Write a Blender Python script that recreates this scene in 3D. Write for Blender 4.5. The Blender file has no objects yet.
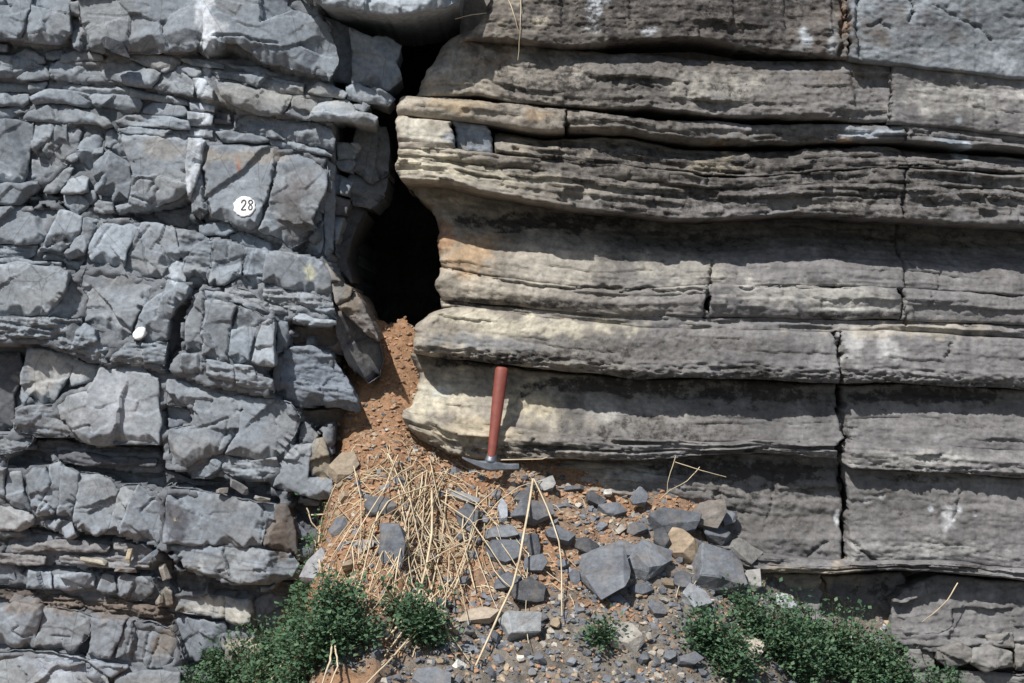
import bpy, bmesh, math, random
import numpy as np
from mathutils import Vector, Matrix
from mathutils.kdtree import KDTree

random.seed(7)
RNG = np.random.default_rng(11)
scene = bpy.context.scene
C = scene.collection

# ------------------------------------------------------------------ camera, sky, sun, exposure
DIST = 5.2          # camera to the rock face, metres
PPM = 320.0         # picture pixels per metre on the rock face (y = 0)
CZ = 1.5            # camera height
cam_d = bpy.data.cameras.new('camera')
cam_d.sensor_width = 36.0
cam_d.lens = 36.0 * DIST / (1024 / PPM)
cam_d.clip_end = 2000.0
cam = bpy.data.objects.new('camera', cam_d)
cam.location = (0, -DIST, CZ)
cam.rotation_euler = (math.radians(90), 0, 0)
C.objects.link(cam)
scene.camera = cam

SUN = Vector((-0.33, -0.55, 0.77)).normalized()
world = bpy.data.worlds.new('World')
scene.world = world
world.use_nodes = True
wn = world.node_tree
for n in list(wn.nodes):
    wn.nodes.remove(n)
sky = wn.nodes.new('ShaderNodeTexSky')
sky.sky_type = 'NISHITA'
sky.sun_disc = False
sky.sun_elevation = math.asin(SUN.z)
sky.sun_rotation = math.atan2(SUN.x, SUN.y)
bg = wn.nodes.new('ShaderNodeBackground')
bg.inputs['Strength'].default_value = 0.085
wo = wn.nodes.new('ShaderNodeOutputWorld')
wn.links.new(sky.outputs[0], bg.inputs[0])
wn.links.new(bg.outputs[0], wo.inputs[0])

sun_d = bpy.data.lights.new('sun', 'SUN')
sun_d.energy = 5.0
sun_d.angle = math.radians(0.9)
sun_d.color = (1.0, 0.965, 0.92)
sun = bpy.data.objects.new('sun', sun_d)
sun.rotation_euler = SUN.to_track_quat('Z', 'Y').to_euler()
sun.location = SUN * 20
C.objects.link(sun)

scene.view_settings.view_transform = 'Standard'
scene.view_settings.look = 'None'
scene.view_settings.gamma = 1.0
scene.view_settings.exposure = 0.15
scene.view_settings.use_curve_mapping = False


def px2w(px, py, y=0.0):
    """picture position on the plane at depth y -> world"""
    k = (DIST + y) / DIST / PPM
    return Vector(((px - 512) * k, y, CZ - (py - 341.5) * k))


# ------------------------------------------------------------------ noise (numpy)
def _hash(ix, iy, iz, seed):
    h = (ix.astype(np.int64) * 374761393 + iy.astype(np.int64) * 668265263 +
         iz.astype(np.int64) * 2147483647 + seed * 1274126177) & 0xFFFFFFFF
    h = ((h ^ (h >> 13)) * 1274126177) & 0xFFFFFFFF
    h = ((h ^ (h >> 16)) * 2246822519) & 0xFFFFFFFF
    return ((h ^ (h >> 15)) & 0xFFFF).astype(np.float64) / 65535.0


def vnoise(x, y, z, seed=0):
    x = np.asarray(x, float); y = np.asarray(y, float) + 0 * x; z = np.asarray(z, float) + 0 * x
    fx, fy, fz = np.floor(x), np.floor(y), np.floor(z)
    tx, ty, tz = x - fx, y - fy, z - fz
    tx = tx * tx * tx * (tx * (tx * 6 - 15) + 10)
    ty = ty * ty * ty * (ty * (ty * 6 - 15) + 10)
    tz = tz * tz * tz * (tz * (tz * 6 - 15) + 10)
    r = 0
    for a in (0, 1):
        wx = tx if a else 1 - tx
        for b in (0, 1):
            wy = ty if b else 1 - ty
            for c in (0, 1):
                wz = tz if c else 1 - tz
                r = r + wx * wy * wz * _hash(fx + a, fy + b, fz + c, seed)
    return r * 2 - 1


def fbm(x, y, z, seed=0, octv=4, gain=0.5, lac=2.03):
    s = 0; a = 1.0
    for i in range(octv):
        s = s + a * vnoise(x, y, z, seed + i * 17)
        x = np.asarray(x) * lac; y = np.asarray(y) * lac; z = np.asarray(z) * lac
        a *= gain
    return s


def smooth(a, b, x):
    t = np.clip((x - a) / (b - a), 0, 1)
    return t * t * (3 - 2 * t)


# ------------------------------------------------------------------ materials
MATS = {}


def new_mat(name):
    m = bpy.data.materials.new(name)
    m.use_nodes = True
    nt = m.node_tree
    bs = nt.nodes['Principled BSDF']
    MATS[name] = m
    return m, nt, bs


def N(nt, t, **kw):
    n = nt.nodes.new(t)
    for k, v in kw.items():
        setattr(n, k, v)
    return n


def mixc(nt, blend, fac, a, b):
    n = N(nt, 'ShaderNodeMix', data_type='RGBA', blend_type=blend)
    for sock, v in ((n.inputs[0], fac), (n.inputs[6], a), (n.inputs[7], b)):
        if hasattr(v, 'is_linked') or hasattr(v, 'links'):
            nt.links.new(v, sock)
        elif isinstance(v, (int, float)):
            sock.default_value = v
        else:
            sock.default_value = (*v[:3], 1)
    return n.outputs[2]


def noise_node(nt, vec, scale, detail=6, rough=0.6, dist=0.0):
    n = N(nt, 'ShaderNodeTexNoise')
    n.inputs['Scale'].default_value = scale
    n.inputs['Detail'].default_value = detail
    n.inputs['Roughness'].default_value = rough
    n.inputs['Distortion'].default_value = dist
    if vec is not None:
        nt.links.new(vec, n.inputs['Vector'])
    return n.outputs['Fac']


def ramp(nt, fac, stops):
    n = N(nt, 'ShaderNodeValToRGB')
    els = n.color_ramp.elements
    while len(els) > 1:
        els.remove(els[-1])
    els[0].position = stops[0][0]; c = stops[0][1]
    els[0].color = (c, c, c, 1) if isinstance(c, (int, float)) else (*c, 1)
    for p, c in stops[1:]:
        e = els.new(p)
        e.color = (c, c, c, 1) if isinstance(c, (int, float)) else (*c, 1)
    nt.links.new(fac, n.inputs[0])
    return n.outputs[0]


def rock_material(name, lam=0.0, bump=0.5, contrast=1.0, drip=0.0, frac=0.0):
    """tint attribute: rgb = stone colour, alpha = lichen cover and painted recess shade"""
    m, nt, bs = new_mat(name)
    at = N(nt, 'ShaderNodeAttribute', attribute_name='tint')
    geo = N(nt, 'ShaderNodeNewGeometry')
    pos = geo.outputs['Position']
    lo, hi = 1 - 0.30 * contrast, 1 + 0.26 * contrast
    big = ramp(nt, noise_node(nt, pos, 5.5, 6, 0.68, 0.6), [(0.28, lo), (0.5, 1.0), (0.74, hi)])
    c = mixc(nt, 'MULTIPLY', 1.0, at.outputs['Color'], big)
    fine = ramp(nt, noise_node(nt, pos, 55, 3, 0.7), [(0.30, 0.72), (0.5, 1.0), (0.72, 1.22)])
    c = mixc(nt, 'MULTIPLY', 1.0, c, fine)
    # pale grains and mineral specks
    spk = ramp(nt, noise_node(nt, pos, 130, 2, 0.5), [(0.68, 0.0), (0.76, 1.0)])
    c = mixc(nt, 'SCREEN', spk, c, (0.10, 0.10, 0.10))
    # bedding laminae
    mp = N(nt, 'ShaderNodeMapping')
    mp.inputs['Scale'].default_value = (1.3, 1.3, 26.0)
    mp.inputs['Rotation'].default_value = (0, math.radians(4), 0)
    nt.links.new(pos, mp.inputs['Vector'])
    lamf = noise_node(nt, mp.outputs[0], 2.2, 4, 0.65, 0.3)
    if drip > 0:
        md = N(nt, 'ShaderNodeMapping'); md.inputs['Scale'].default_value = (16, 16, 1.6)
        nt.links.new(pos, md.inputs['Vector'])
        c = mixc(nt, 'MULTIPLY', drip, c, ramp(nt, noise_node(nt, md.outputs[0], 1.0, 4, 0.6, 0.4), [(0.3, 0.6), (0.5, 1.0), (0.7, 1.3)]))
    if lam > 0:
        c = mixc(nt, 'MULTIPLY', lam, c, ramp(nt, lamf, [(0.32, 0.55), (0.5, 1.0), (0.7, 1.25)]))
    if frac > 0:            # hairline fractures, straight and sparse
        mf = N(nt, 'ShaderNodeMapping'); mf.inputs['Scale'].default_value = (9, 9, 5.5); mf.inputs['Rotation'].default_value = (0, math.radians(24), 0)
        nt.links.new(pos, mf.inputs['Vector'])
        wv = N(nt, 'ShaderNodeTexVoronoi', feature='DISTANCE_TO_EDGE'); wv.inputs['Scale'].default_value = 1.0
        nt.links.new(mf.outputs[0], wv.inputs['Vector'])
        crk = ramp(nt, wv.outputs['Distance'], [(0.0, 0.0), (0.016, 1.0)])
        msk = ramp(nt, noise_node(nt, pos, 4.0, 2), [(0.46, 0.0), (0.56, 1.0)])
        c = mixc(nt, 'MULTIPLY', frac, c, mixc(nt, 'MIX', msk, (1, 1, 1), crk))
    # lichen and painted recess shade: speckled dark crust, cover from the alpha of the tint
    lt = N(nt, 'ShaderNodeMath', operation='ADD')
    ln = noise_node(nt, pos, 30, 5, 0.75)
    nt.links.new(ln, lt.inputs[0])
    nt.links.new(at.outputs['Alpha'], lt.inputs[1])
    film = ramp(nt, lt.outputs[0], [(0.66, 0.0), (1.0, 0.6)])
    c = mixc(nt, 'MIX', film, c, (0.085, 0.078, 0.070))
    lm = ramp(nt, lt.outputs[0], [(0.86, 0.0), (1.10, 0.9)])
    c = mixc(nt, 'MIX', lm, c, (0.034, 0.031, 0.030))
    nt.links.new(c, bs.inputs['Base Color'])
    bs.inputs['Roughness'].default_value = 0.86
    bs.inputs['Specular IOR Level'].default_value = 0.3
    # bump
    b1 = N(nt, 'ShaderNodeBump'); b1.inputs['Strength'].default_value = bump; b1.inputs['Distance'].default_value = 0.007
    nt.links.new(noise_node(nt, pos, 22, 6, 0.72, 0.2), b1.inputs['Height'])
    b2 = N(nt, 'ShaderNodeBump'); b2.inputs['Strength'].default_value = 0.05 + lam * 0.5; b2.inputs['Distance'].default_value = 0.008
    nt.links.new(lamf, b2.inputs['Height'])
    nt.links.new(b1.outputs[0], b2.inputs['Normal'])
    nt.links.new(b2.outputs[0], bs.inputs['Normal'])
    return m


M_GREY = rock_material('grey_blocky_rock', 0.08, 0.5, .9, frac=.35)
M_BED = rock_material('bedded_rock', 0.12, 0.55, 1.5, .55)
M_STONE = rock_material('loose_stone', 0.3, 0.8, 1.6)
_nt = M_STONE.node_tree                     # patches of dried mud on the stones
_bs = _nt.nodes['Principled BSDF']
_src = _bs.inputs['Base Color'].links[0].from_socket
_g = _nt.nodes.new('ShaderNodeNewGeometry')
_m = ramp(_nt, noise_node(_nt, _g.outputs['Position'], 17, 5, 0.7), [(0.52, 0.0), (0.72, 0.55)])
_nt.links.new(mixc(_nt, 'MIX', _m, _src, (0.25, 0.205, 0.16)), _bs.inputs['Base Color'])


def simple_mat(name, col, rough=0.7, metal=0.0, var=0.25, scale=30, bump=0.2, spec=0.4, bdist=0.002):
    m, nt, bs = new_mat(name)
    geo = N(nt, 'ShaderNodeNewGeometry')
    f = noise_node(nt, geo.outputs['Position'], scale, 6, 0.65)
    v = ramp(nt, f, [(0.3, 1 - var), (0.7, 1 + var)])
    c = mixc(nt, 'MULTIPLY', 1.0, col, v)
    nt.links.new(c, bs.inputs['Base Color'])
    bs.inputs['Roughness'].default_value = rough
    bs.inputs['Metallic'].default_value = metal
    bs.inputs['Specular IOR Level'].default_value = spec
    b = N(nt, 'ShaderNodeBump'); b.inputs['Strength'].default_value = bump; b.inputs['Distance'].default_value = bdist
    nt.links.new(f, b.inputs['Height']); nt.links.new(b.outputs[0], bs.inputs['Normal'])
    return m


M_SOIL = None


def soil_material():
    m, nt, bs = new_mat('soil')
    at = N(nt, 'ShaderNodeAttribute', attribute_name='tint')
    geo = N(nt, 'ShaderNodeNewGeometry'); pos = geo.outputs['Position']
    c = mixc(nt, 'MULTIPLY', 1.0, at.outputs['Color'], ramp(nt, noise_node(nt, pos, 14, 8, 0.7), [(0.3, 0.65), (0.5, 1.0), (0.72, 1.25)]))
    c = mixc(nt, 'MULTIPLY', 1.0, c, ramp(nt, noise_node(nt, pos, 90, 5, 0.7), [(0.3, 0.6), (0.5, 1.0), (0.72, 1.3)]))
    nt.links.new(c, bs.inputs['Base Color'])
    bs.inputs['Roughness'].default_value = 0.95
    bs.inputs['Specular IOR Level'].default_value = 0.1
    b = N(nt, 'ShaderNodeBump'); b.inputs['Strength'].default_value = 0.9; b.inputs['Distance'].default_value = 0.012
    nt.links.new(noise_node(nt, pos, 60, 8, 0.75), b.inputs['Height'])
    nt.links.new(b.outputs[0], bs.inputs['Normal'])
    return m


M_SOIL = soil_material()


def leaf_material(name, dark, light):
    m, nt, bs = new_mat(name)
    at = N(nt, 'ShaderNodeAttribute', attribute_name='tint')
    c = mixc(nt, 'MIX', at.outputs['Fac'], dark, light)
    nt.links.new(c, bs.inputs['Base Color'])
    bs.inputs['Roughness'].default_value = 0.55
    bs.inputs['Specular IOR Level'].default_value = 0.3
    tr = N(nt, 'ShaderNodeBsdfTranslucent')
    nt.links.new(c, tr.inputs['Color'])
    mx = N(nt, 'ShaderNodeMixShader'); mx.inputs[0].default_value = 0.25
    out = nt.nodes['Material Output']
    nt.links.new(bs.outputs[0], mx.inputs[1]); nt.links.new(tr.outputs[0], mx.inputs[2])
    nt.links.new(mx.outputs[0], out.inputs['Surface'])
    return m


M_LEAF = leaf_material('leaf', (0.036, 0.088, 0.046), (0.125, 0.205, 0.11))
M_STEM = simple_mat('green_stem', (0.06, 0.07, 0.03))
M_STRAW = simple_mat('dry_straw', (0.58, 0.48, 0.33), 0.75, var=0.35, scale=12, bump=0.1)
M_STRAW2 = simple_mat('weathered_straw', (0.52, 0.43, 0.29), 0.8, var=0.35, scale=12, bump=0.1)
M_STRAW3 = simple_mat('brown_straw', (0.36, 0.26, 0.16), 0.8, var=0.35, scale=12, bump=0.1)
M_RED = simple_mat('red_handle', (0.205, 0.052, 0.036), 0.6, var=0.22, scale=40, bump=0.15, spec=0.5, bdist=0.0006)
M_STEEL = simple_mat('worn_steel', (0.20, 0.22, 0.25), 0.5, 0.75, var=0.3, scale=60, bump=0.3, bdist=0.0008)
M_PAINT = simple_mat('white_paint', (0.78, 0.79, 0.78), 0.6, var=0.16, scale=90, bump=0.3)
M_INK = simple_mat('black_marking', (0.05, 0.05, 0.05), 0.7, var=0.3, scale=300)


# ------------------------------------------------------------------ mesh helpers
def tagged(o, label=None, cat=None, group=None, kind=None):
    if label: o['label'] = label
    if cat: o['category'] = cat
    if group: o['group'] = group
    if kind: o['kind'] = kind
    return o


def np_mesh(name, co, quads, tris=None, col=None, mat=None, smooth_sh=True, parent=None, origin=None):
    co = np.asarray(co, np.float64).reshape(-1, 3)
    quads = np.asarray(quads, np.int32).reshape(-1, 4)
    tris = np.zeros((0, 3), np.int32) if tris is None else np.asarray(tris, np.int32).reshape(-1, 3)
    if origin is None:
        origin = co.mean(axis=0)
    origin = np.asarray(origin, float)
    me = bpy.data.meshes.new(name)
    me.vertices.add(len(co))
    me.vertices.foreach_set('co', (co - origin).astype(np.float32).ravel())
    nl = len(quads) * 4 + len(tris) * 3
    me.loops.add(nl)
    me.polygons.add(len(quads) + len(tris))
    me.loops.foreach_set('vertex_index', np.concatenate([quads.ravel(), tris.ravel()]).astype(np.int32))
    ls = np.concatenate([np.arange(len(quads)) * 4, len(quads) * 4 + np.arange(len(tris)) * 3]).astype(np.int32)
    me.polygons.foreach_set('loop_start', ls)
    me.polygons.foreach_set('use_smooth', np.full(len(ls), smooth_sh, dtype=bool))
    if col is not None:
        a = me.attributes.new('tint', 'FLOAT_COLOR', 'POINT')
        a.data.foreach_set('color', np.asarray(col, np.float32).ravel())
    me.update(calc_edges=True)
    if mat: me.materials.append(mat)
    o = bpy.data.objects.new(name, me)
    C.objects.link(o)
    o.location = origin
    if parent is not None:
        o.parent = parent
        w_ = Vector((0, 0, 0)); p_ = parent
        while p_ is not None:
            w_ = w_ + p_.location; p_ = p_.parent
        o.location = Vector(origin) - w_
    return o


def const_col(n, c, a=0.0):
    r = np.empty((n, 4)); r[:, :3] = c; r[:, 3] = a
    return r


# ------------------------------------------------------------------ stains on the stone, plus some shaded facets painted dark
# (px, py, rx, ry, rgb, strength)
WHITE = (0.62, 0.66, 0.71)
STAINS_SHADE_L = [
    (208, 8, 9, 28, WHITE, .75), (211, 38, 6, 15, WHITE, .8), (213, 30, 13, 26, (0.45, 0.47, 0.49), .6),
    (207, 70, 4, 7, WHITE, .8), (203, 92, 9, 14, (0.5, 0.55, 0.6), .8), (202, 117, 9, 12, WHITE, .75),
    (200, 132, 9, 6, (0.4, 0.43, 0.46), .7), (196, 158, 6, 28, WHITE, .65), (190, 190, 3, 10, WHITE, .8),
    (310, 277, 7, 9, (0.55, 0.55, 0.40), .85), (118, 398, 30, 34, (0.36, 0.39, 0.43), .5),
    (115, 390, 9, 12, (0.5, 0.54, 0.57), .5), (3, 176, 9, 4, WHITE, .6), (175, 273, 5, 11, (0.5, 0.54, 0.58), .7),
    (238, 163, 3, 9, (0.34, 0.15, 0.09), .8), (200, 570, 5, 16, (0.48, 0.50, 0.50), .5),
    (174, 518, 14, 20, (0.07, 0.07, 0.085), .8), (176, 519, 3, 2, (0.5, 0.45, 0.30), 1.0),
    (300, 190, 17, 15, (0.13, 0.12, 0.12), .75), (296, 225, 16, 20, (0.13, 0.125, 0.125), .7),  # shade painted onto the right-hand facets beside the number block
    (240, 157, 40, 8, (0.36, 0.32, 0.27), .6), (165, 148, 30, 10, (0.35, 0.33, 0.30), .6),
    (150, 60, 60, 10, (0.36, 0.34, 0.31), .45), (270, 100, 60, 14, (0.36, 0.35, 0.32), .5),
    (322, 460, 8, 22, (0.30, 0.25, 0.18), .7), (352, 305, 12, 16, (0.24, 0.19, 0.14), .6),
    (282, 535, 10, 20, (0.17, 0.135, 0.11), .75), (163, 645, 12, 18, (0.22, 0.18, 0.14), .6),
    (205, 608, 24, 9, (0.42, 0.41, 0.37), .7), (240, 613, 12, 10, (0.42, 0.40, 0.34), .7), (243, 646, 20, 8, (0.42, 0.39, 0.30), .8),
    (60, 605, 90, 8, (0.20, 0.16, 0.13), .6), (130, 612, 50, 8, (0.19, 0.155, 0.13), .6),
    (45, 372, 20, 22, (0.42, 0.40, 0.36), .5), (80, 372, 14, 8, (0.42, 0.40, 0.36), .5),
    (300, 548, 9, 10, (0.20, 0.23, 0.28), .4),
    (110, 400, 45, 40, (0.36, 0.37, 0.39), .35), (60, 668, 40, 12, (0.40, 0.44, 0.50), .6),
]
BUFF = (0.44, 0.39, 0.295)
CREAM = (0.50, 0.46, 0.36)
GREYP = (0.33, 0.325, 0.31)
# right face: base colour drifts from buff at the gap to grey, lichen and painted recess shade laid on by alpha
STAINS_R = [
    (660, 20, 180, 60, (0.135, 0.118, 0.105), .8), (640, 90, 130, 26, (0.17, 0.155, 0.14), .7), (790, 95, 90, 34, (0.19, 0.178, 0.165), .6), (690, 165, 190, 40, (0.15, 0.135, 0.12), .75), (900, 185, 120, 40, (0.175, 0.165, 0.155), .65),
    (700, 235, 160, 24, (0.12, 0.11, 0.105), .7), (900, 240, 140, 22, (0.14, 0.135, 0.13), .6), (760, 420, 220, 40, (0.185, 0.18, 0.178), .6), (760, 510, 110, 46, (0.175, 0.168, 0.16), .65), (930, 510, 90, 40, (0.20, 0.195, 0.19), .5),
    (830, 30, 30, 50, (0.15, 0.125, 0.105), .7), (700, 30, 240, 40, (0.125, 0.11, 0.10), .55), (620, 345, 160, 16, (0.19, 0.185, 0.18), .6), (930, 430, 80, 24, (0.205, 0.20, 0.20), .5),
    (700, 85, 50, 12, (0.36, 0.34, 0.30), .6), (590, 75, 40, 14, (0.30, 0.28, 0.25), .5), (560, 190, 90, 8, (0.34, 0.31, 0.26), .6), (800, 205, 60, 6, (0.32, 0.30, 0.27), .6),
    (905, 50, 8, 26, (0.15, 0.16, 0.175), .6), (925, 20, 16, 14, (0.16, 0.17, 0.19), .5), (985, 20, 10, 16, (0.13, 0.14, 0.16), .6), (880, 14, 12, 12, (0.17, 0.18, 0.2), .5), (930, 55, 20, 8, (0.33, 0.35, 0.37), .6), (1000, 62, 18, 12, (0.34, 0.37, 0.40), .6),
    (592, 12, 7, 26, WHITE, .9), (594, 30, 11, 10, (0.6, 0.62, 0.62), .6), (604, 2, 9, 5, WHITE, .7),
    (964, 150, 6, 18, (0.55, 0.62, 0.68), .85), (958, 122, 4, 7, (0.5, 0.56, 0.6), .7), (970, 175, 4, 6, WHITE, .6),
    (538, 24, 10, 5, (0.5, 0.45, 0.36), .8), (650, 34, 8, 5, WHITE, .6), (802, 42, 6, 12, (0.40, 0.44, 0.47), .8),
    (830, 40, 6, 20, (0.40, 0.42, 0.44), .6), (845, 20, 5, 22, (0.26, 0.18, 0.13), .7),
    (430, 70, 26, 24, (0.40, 0.375, 0.33), .8), (445, 55, 14, 14, (0.30, 0.29, 0.27), .5), (510, 55, 14, 8, (0.34, 0.26, 0.18), .5),
    (455, 107, 40, 7, (0.40, 0.31, 0.20), .7), (540, 115, 20, 6, (0.40, 0.28, 0.17), .6),
    (424, 133, 28, 16, (0.42, 0.40, 0.34), .85), (475, 137, 22, 12, (0.28, 0.32, 0.37), .8),
    (430, 165, 40, 14, CREAM, .7), (500, 178, 60, 8, (0.46, 0.42, 0.33), .6),
    (720, 168, 30, 12, (0.42, 0.37, 0.27), .7), (718, 145, 14, 7, (0.44, 0.33, 0.20), .7), (845, 142, 6, 5, (0.50, 0.33, 0.20), .8),
    (868, 134, 30, 6, (0.30, 0.34, 0.38), .8), (945, 142, 25, 5, (0.30, 0.35, 0.40), .8),
    (470, 255, 32, 22, (0.40, 0.28, 0.17), .85), (445, 240, 12, 18, (0.36, 0.22, 0.13), .8), (560, 268, 70, 16, (0.43, 0.40, 0.34), .6),
    (500, 290, 70, 10, (0.45, 0.41, 0.34), .6), (680, 270, 60, 18, (0.42, 0.40, 0.35), .5), (830, 296, 45, 14, (0.44, 0.43, 0.39), .6),
    (760, 295, 60, 12, (0.40, 0.385, 0.35), .5), (880, 300, 25, 14, (0.40, 0.39, 0.36), .5),
    (450, 340, 36, 12, (0.20, 0.21, 0.22), .75), (500, 345, 40, 7, (0.23, 0.235, 0.24), .6), (560, 328, 90, 9, CREAM, .75), (470, 318, 40, 8, CREAM, .7),
    (850, 345, 12, 22, (0.5, 0.5, 0.48), .35), (890, 348, 14, 14, (0.5, 0.5, 0.49), .45), (905, 330, 80, 8, (0.40, 0.36, 0.29), .5),
    (440, 400, 36, 26, CREAM, .9), (440, 392, 14, 10, (0.5, 0.52, 0.48), .7), (535, 402, 40, 26, (0.47, 0.42, 0.31), .9), (490, 400, 20, 30, (0.30, 0.28, 0.24), .5),
    (572, 412, 16, 30, (0.14, 0.135, 0.13), .8), (598, 408, 14, 12, (0.36, 0.35, 0.32), .8), (470, 430, 60, 14, (0.42, 0.36, 0.26), .7),
    (650, 402, 40, 14, (0.30, 0.29, 0.275), .6), (640, 473, 30, 8, (0.46, 0.45, 0.42), .6), (560, 470, 60, 10, (0.36, 0.32, 0.26), .6),
    (948, 517, 9, 9, (0.62, 0.63, 0.65), .7), (928, 508, 3, 3, WHITE, .8), (973, 515, 4, 3, WHITE, .8), (836, 515, 3, 7, (0.6, 0.62, 0.64), .9),
    (866, 500, 4, 4, (0.55, 0.55, 0.56), .7), (881, 497, 3, 3, (0.55, 0.55, 0.56), .7), (958, 510, 3, 3, WHITE, .8),
    (930, 550, 80, 11, (0.38, 0.375, 0.36), .6), (800, 575, 60, 10, (0.40, 0.34, 0.26), .6), (930, 458, 90, 9, (0.40, 0.39, 0.365), .6),
    (960, 98, 60, 18, (0.43, 0.42, 0.39), .6), (720, 92, 60, 14, (0.40, 0.385, 0.34), .4),
]
# lichen, plus shade painted into the recesses under the lips: (px, py, rx, ry, amount)
LICHEN_SHADE = [
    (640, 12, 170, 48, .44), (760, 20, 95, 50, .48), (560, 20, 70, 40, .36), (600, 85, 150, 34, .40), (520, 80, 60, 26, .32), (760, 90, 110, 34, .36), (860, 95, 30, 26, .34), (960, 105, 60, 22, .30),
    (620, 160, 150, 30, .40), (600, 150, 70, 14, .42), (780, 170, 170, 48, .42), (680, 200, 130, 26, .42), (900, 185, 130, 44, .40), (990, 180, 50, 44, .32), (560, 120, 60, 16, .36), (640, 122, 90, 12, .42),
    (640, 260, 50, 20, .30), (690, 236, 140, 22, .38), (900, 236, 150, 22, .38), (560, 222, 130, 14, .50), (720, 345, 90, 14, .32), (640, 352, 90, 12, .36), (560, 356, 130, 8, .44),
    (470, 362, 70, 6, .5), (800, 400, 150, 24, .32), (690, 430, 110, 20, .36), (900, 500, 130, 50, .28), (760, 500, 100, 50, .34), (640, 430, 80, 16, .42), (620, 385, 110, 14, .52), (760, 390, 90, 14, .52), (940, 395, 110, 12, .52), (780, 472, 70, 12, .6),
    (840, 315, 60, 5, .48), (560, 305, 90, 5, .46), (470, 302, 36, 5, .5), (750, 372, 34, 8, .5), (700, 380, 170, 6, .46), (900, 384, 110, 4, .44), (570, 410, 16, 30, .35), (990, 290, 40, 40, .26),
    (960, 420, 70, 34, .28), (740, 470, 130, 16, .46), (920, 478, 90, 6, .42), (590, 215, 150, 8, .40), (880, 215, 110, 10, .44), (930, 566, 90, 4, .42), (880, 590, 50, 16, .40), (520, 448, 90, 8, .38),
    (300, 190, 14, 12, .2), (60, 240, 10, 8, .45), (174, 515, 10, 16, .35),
]


def apply_stains(px, py, col, stains, seed):
    w1 = fbm(px / 14, py / 14, 0 * px, seed, 4, 0.6)
    for (cx, cy, rx, ry, c, s) in stains:
        m = (np.abs(px - cx) < rx * 2.2) & (np.abs(py - cy) < ry * 2.2)
        if not m.any():
            continue
        d = np.sqrt(((px[m] - cx) / rx) ** 2 + ((py[m] - cy) / ry) ** 2)
        w = s * smooth(1.25, 0.5, d + 0.5 * w1[m])
        col[m, :3] = col[m, :3] * (1 - w[:, None]) + np.array(c) * (.84 if max(c) < .38 else (.94 if max(c) < .6 else 1.0)) * w[:, None]
    return col


def apply_lichen_shade(px, py, col, seed=91):
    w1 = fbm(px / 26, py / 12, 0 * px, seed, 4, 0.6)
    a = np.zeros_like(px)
    for (cx, cy, rx, ry, s) in LICHEN_SHADE:
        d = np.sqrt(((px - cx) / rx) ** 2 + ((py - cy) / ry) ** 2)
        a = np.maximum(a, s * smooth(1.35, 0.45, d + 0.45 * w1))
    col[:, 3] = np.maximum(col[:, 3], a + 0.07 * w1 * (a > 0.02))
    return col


# ------------------------------------------------------------------ blocky cliff (left of the gap)
CRACKS = [  # polylines in picture px, width, depth (m)
    ([(276, 150), (272, 185), (266, 205), (257, 228)], 2.2, .02), ([(204, 172), (206, 200), (210, 216)], 2, .02),
    ([(195, 60), (240, 70), (300, 86)], 1.6, .008), ([(214, 37), (240, 36), (258, 42), (278, 44)], 1.5, .010),
    ([(252, 50), (264, 44), (272, 42)], 1.3, .006), ([(150, 192), (154, 184), (158, 176)], 1.4, .006),
    ([(131, 196), (142, 200), (152, 203), (158, 190), (152, 180), (140, 178), (132, 186)], 1.5, .007),
    ([(160, 300), (157, 318)], 1.3, .006), ([(204, 300), (203, 330), (202, 352)], 1.8, .012), ([(229, 330), (228, 360)], 1.8, .012),
    ([(276, 408), (275, 425)], 1.4, .006), ([(192, 430), (215, 424), (226, 418)], 1.6, .008), ([(218, 450), (226, 435), (227, 418)], 1.5, .008),
    ([(70, 430), (90, 425), (92, 431)], 1.4, .006), ([(140, 512), (152, 500), (158, 498)], 1.6, .008), ([(38, 500), (46, 502), (42, 512)], 1.4, .008),
    ([(72, 495), (77, 500), (72, 508)], 1.2, .006), ([(20, 625), (14, 630), (24, 636), (32, 634)], 1.4, .008), ([(52, 636), (68, 638)], 1.4, .008),
    ([(245, 255), (240, 272), (250, 282)], 1.6, .010), ([(213, 250), (211, 268), (208, 280)], 1.6, .010), ([(225, 262), (213, 262)], 1.2, .006),
    ([(110, 225), (100, 240), (96, 250)], 1.3, .006), ([(150, 226), (140, 238), (132, 250)], 1.4, .006),
    ([(150, 232), (158, 244), (170, 262)], 1.2, .005), ([(262, 500), (264, 530), (260, 548)], 1.6, .010), ([(140, 618), (136, 640), (130, 660)], 1.5, .007),
    ([(150, 628), (146, 645), (142, 662)], 1.5, .007), ([(158, 640), (152, 655), (149, 668)], 1.5, .008), ([(134, 628), (128, 645), (124, 660)], 1.3, .006),
    ([(16, 668), (24, 676), (28, 682)], 1.5, .007), ([(34, 660), (44, 672)], 1.5, .007), ([(88, 15), (120, 17), (150, 14)], 1.1, .003),
    ([(228, 240), (226, 258)], 1.2, .006), ([(290, 97), (284, 112)], 1.2, .006),
]
SEG = []
for pl, w, dp in CRACKS:
    for a, b in zip(pl[:-1], pl[1:]):
        SEG.append((a, b, w, dp))


def seg_dist(px, py, a, b):
    ax, ay = a; bx, by = b
    dx, dy = bx - ax, by - ay
    t = np.clip(((px - ax) * dx + (py - ay) * dy) / (dx * dx + dy * dy + 1e-9), 0, 1)
    qx, qy = ax + t * dx, ay + t * dy
    return np.hypot(px - qx, py - qy), qx, qy


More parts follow.
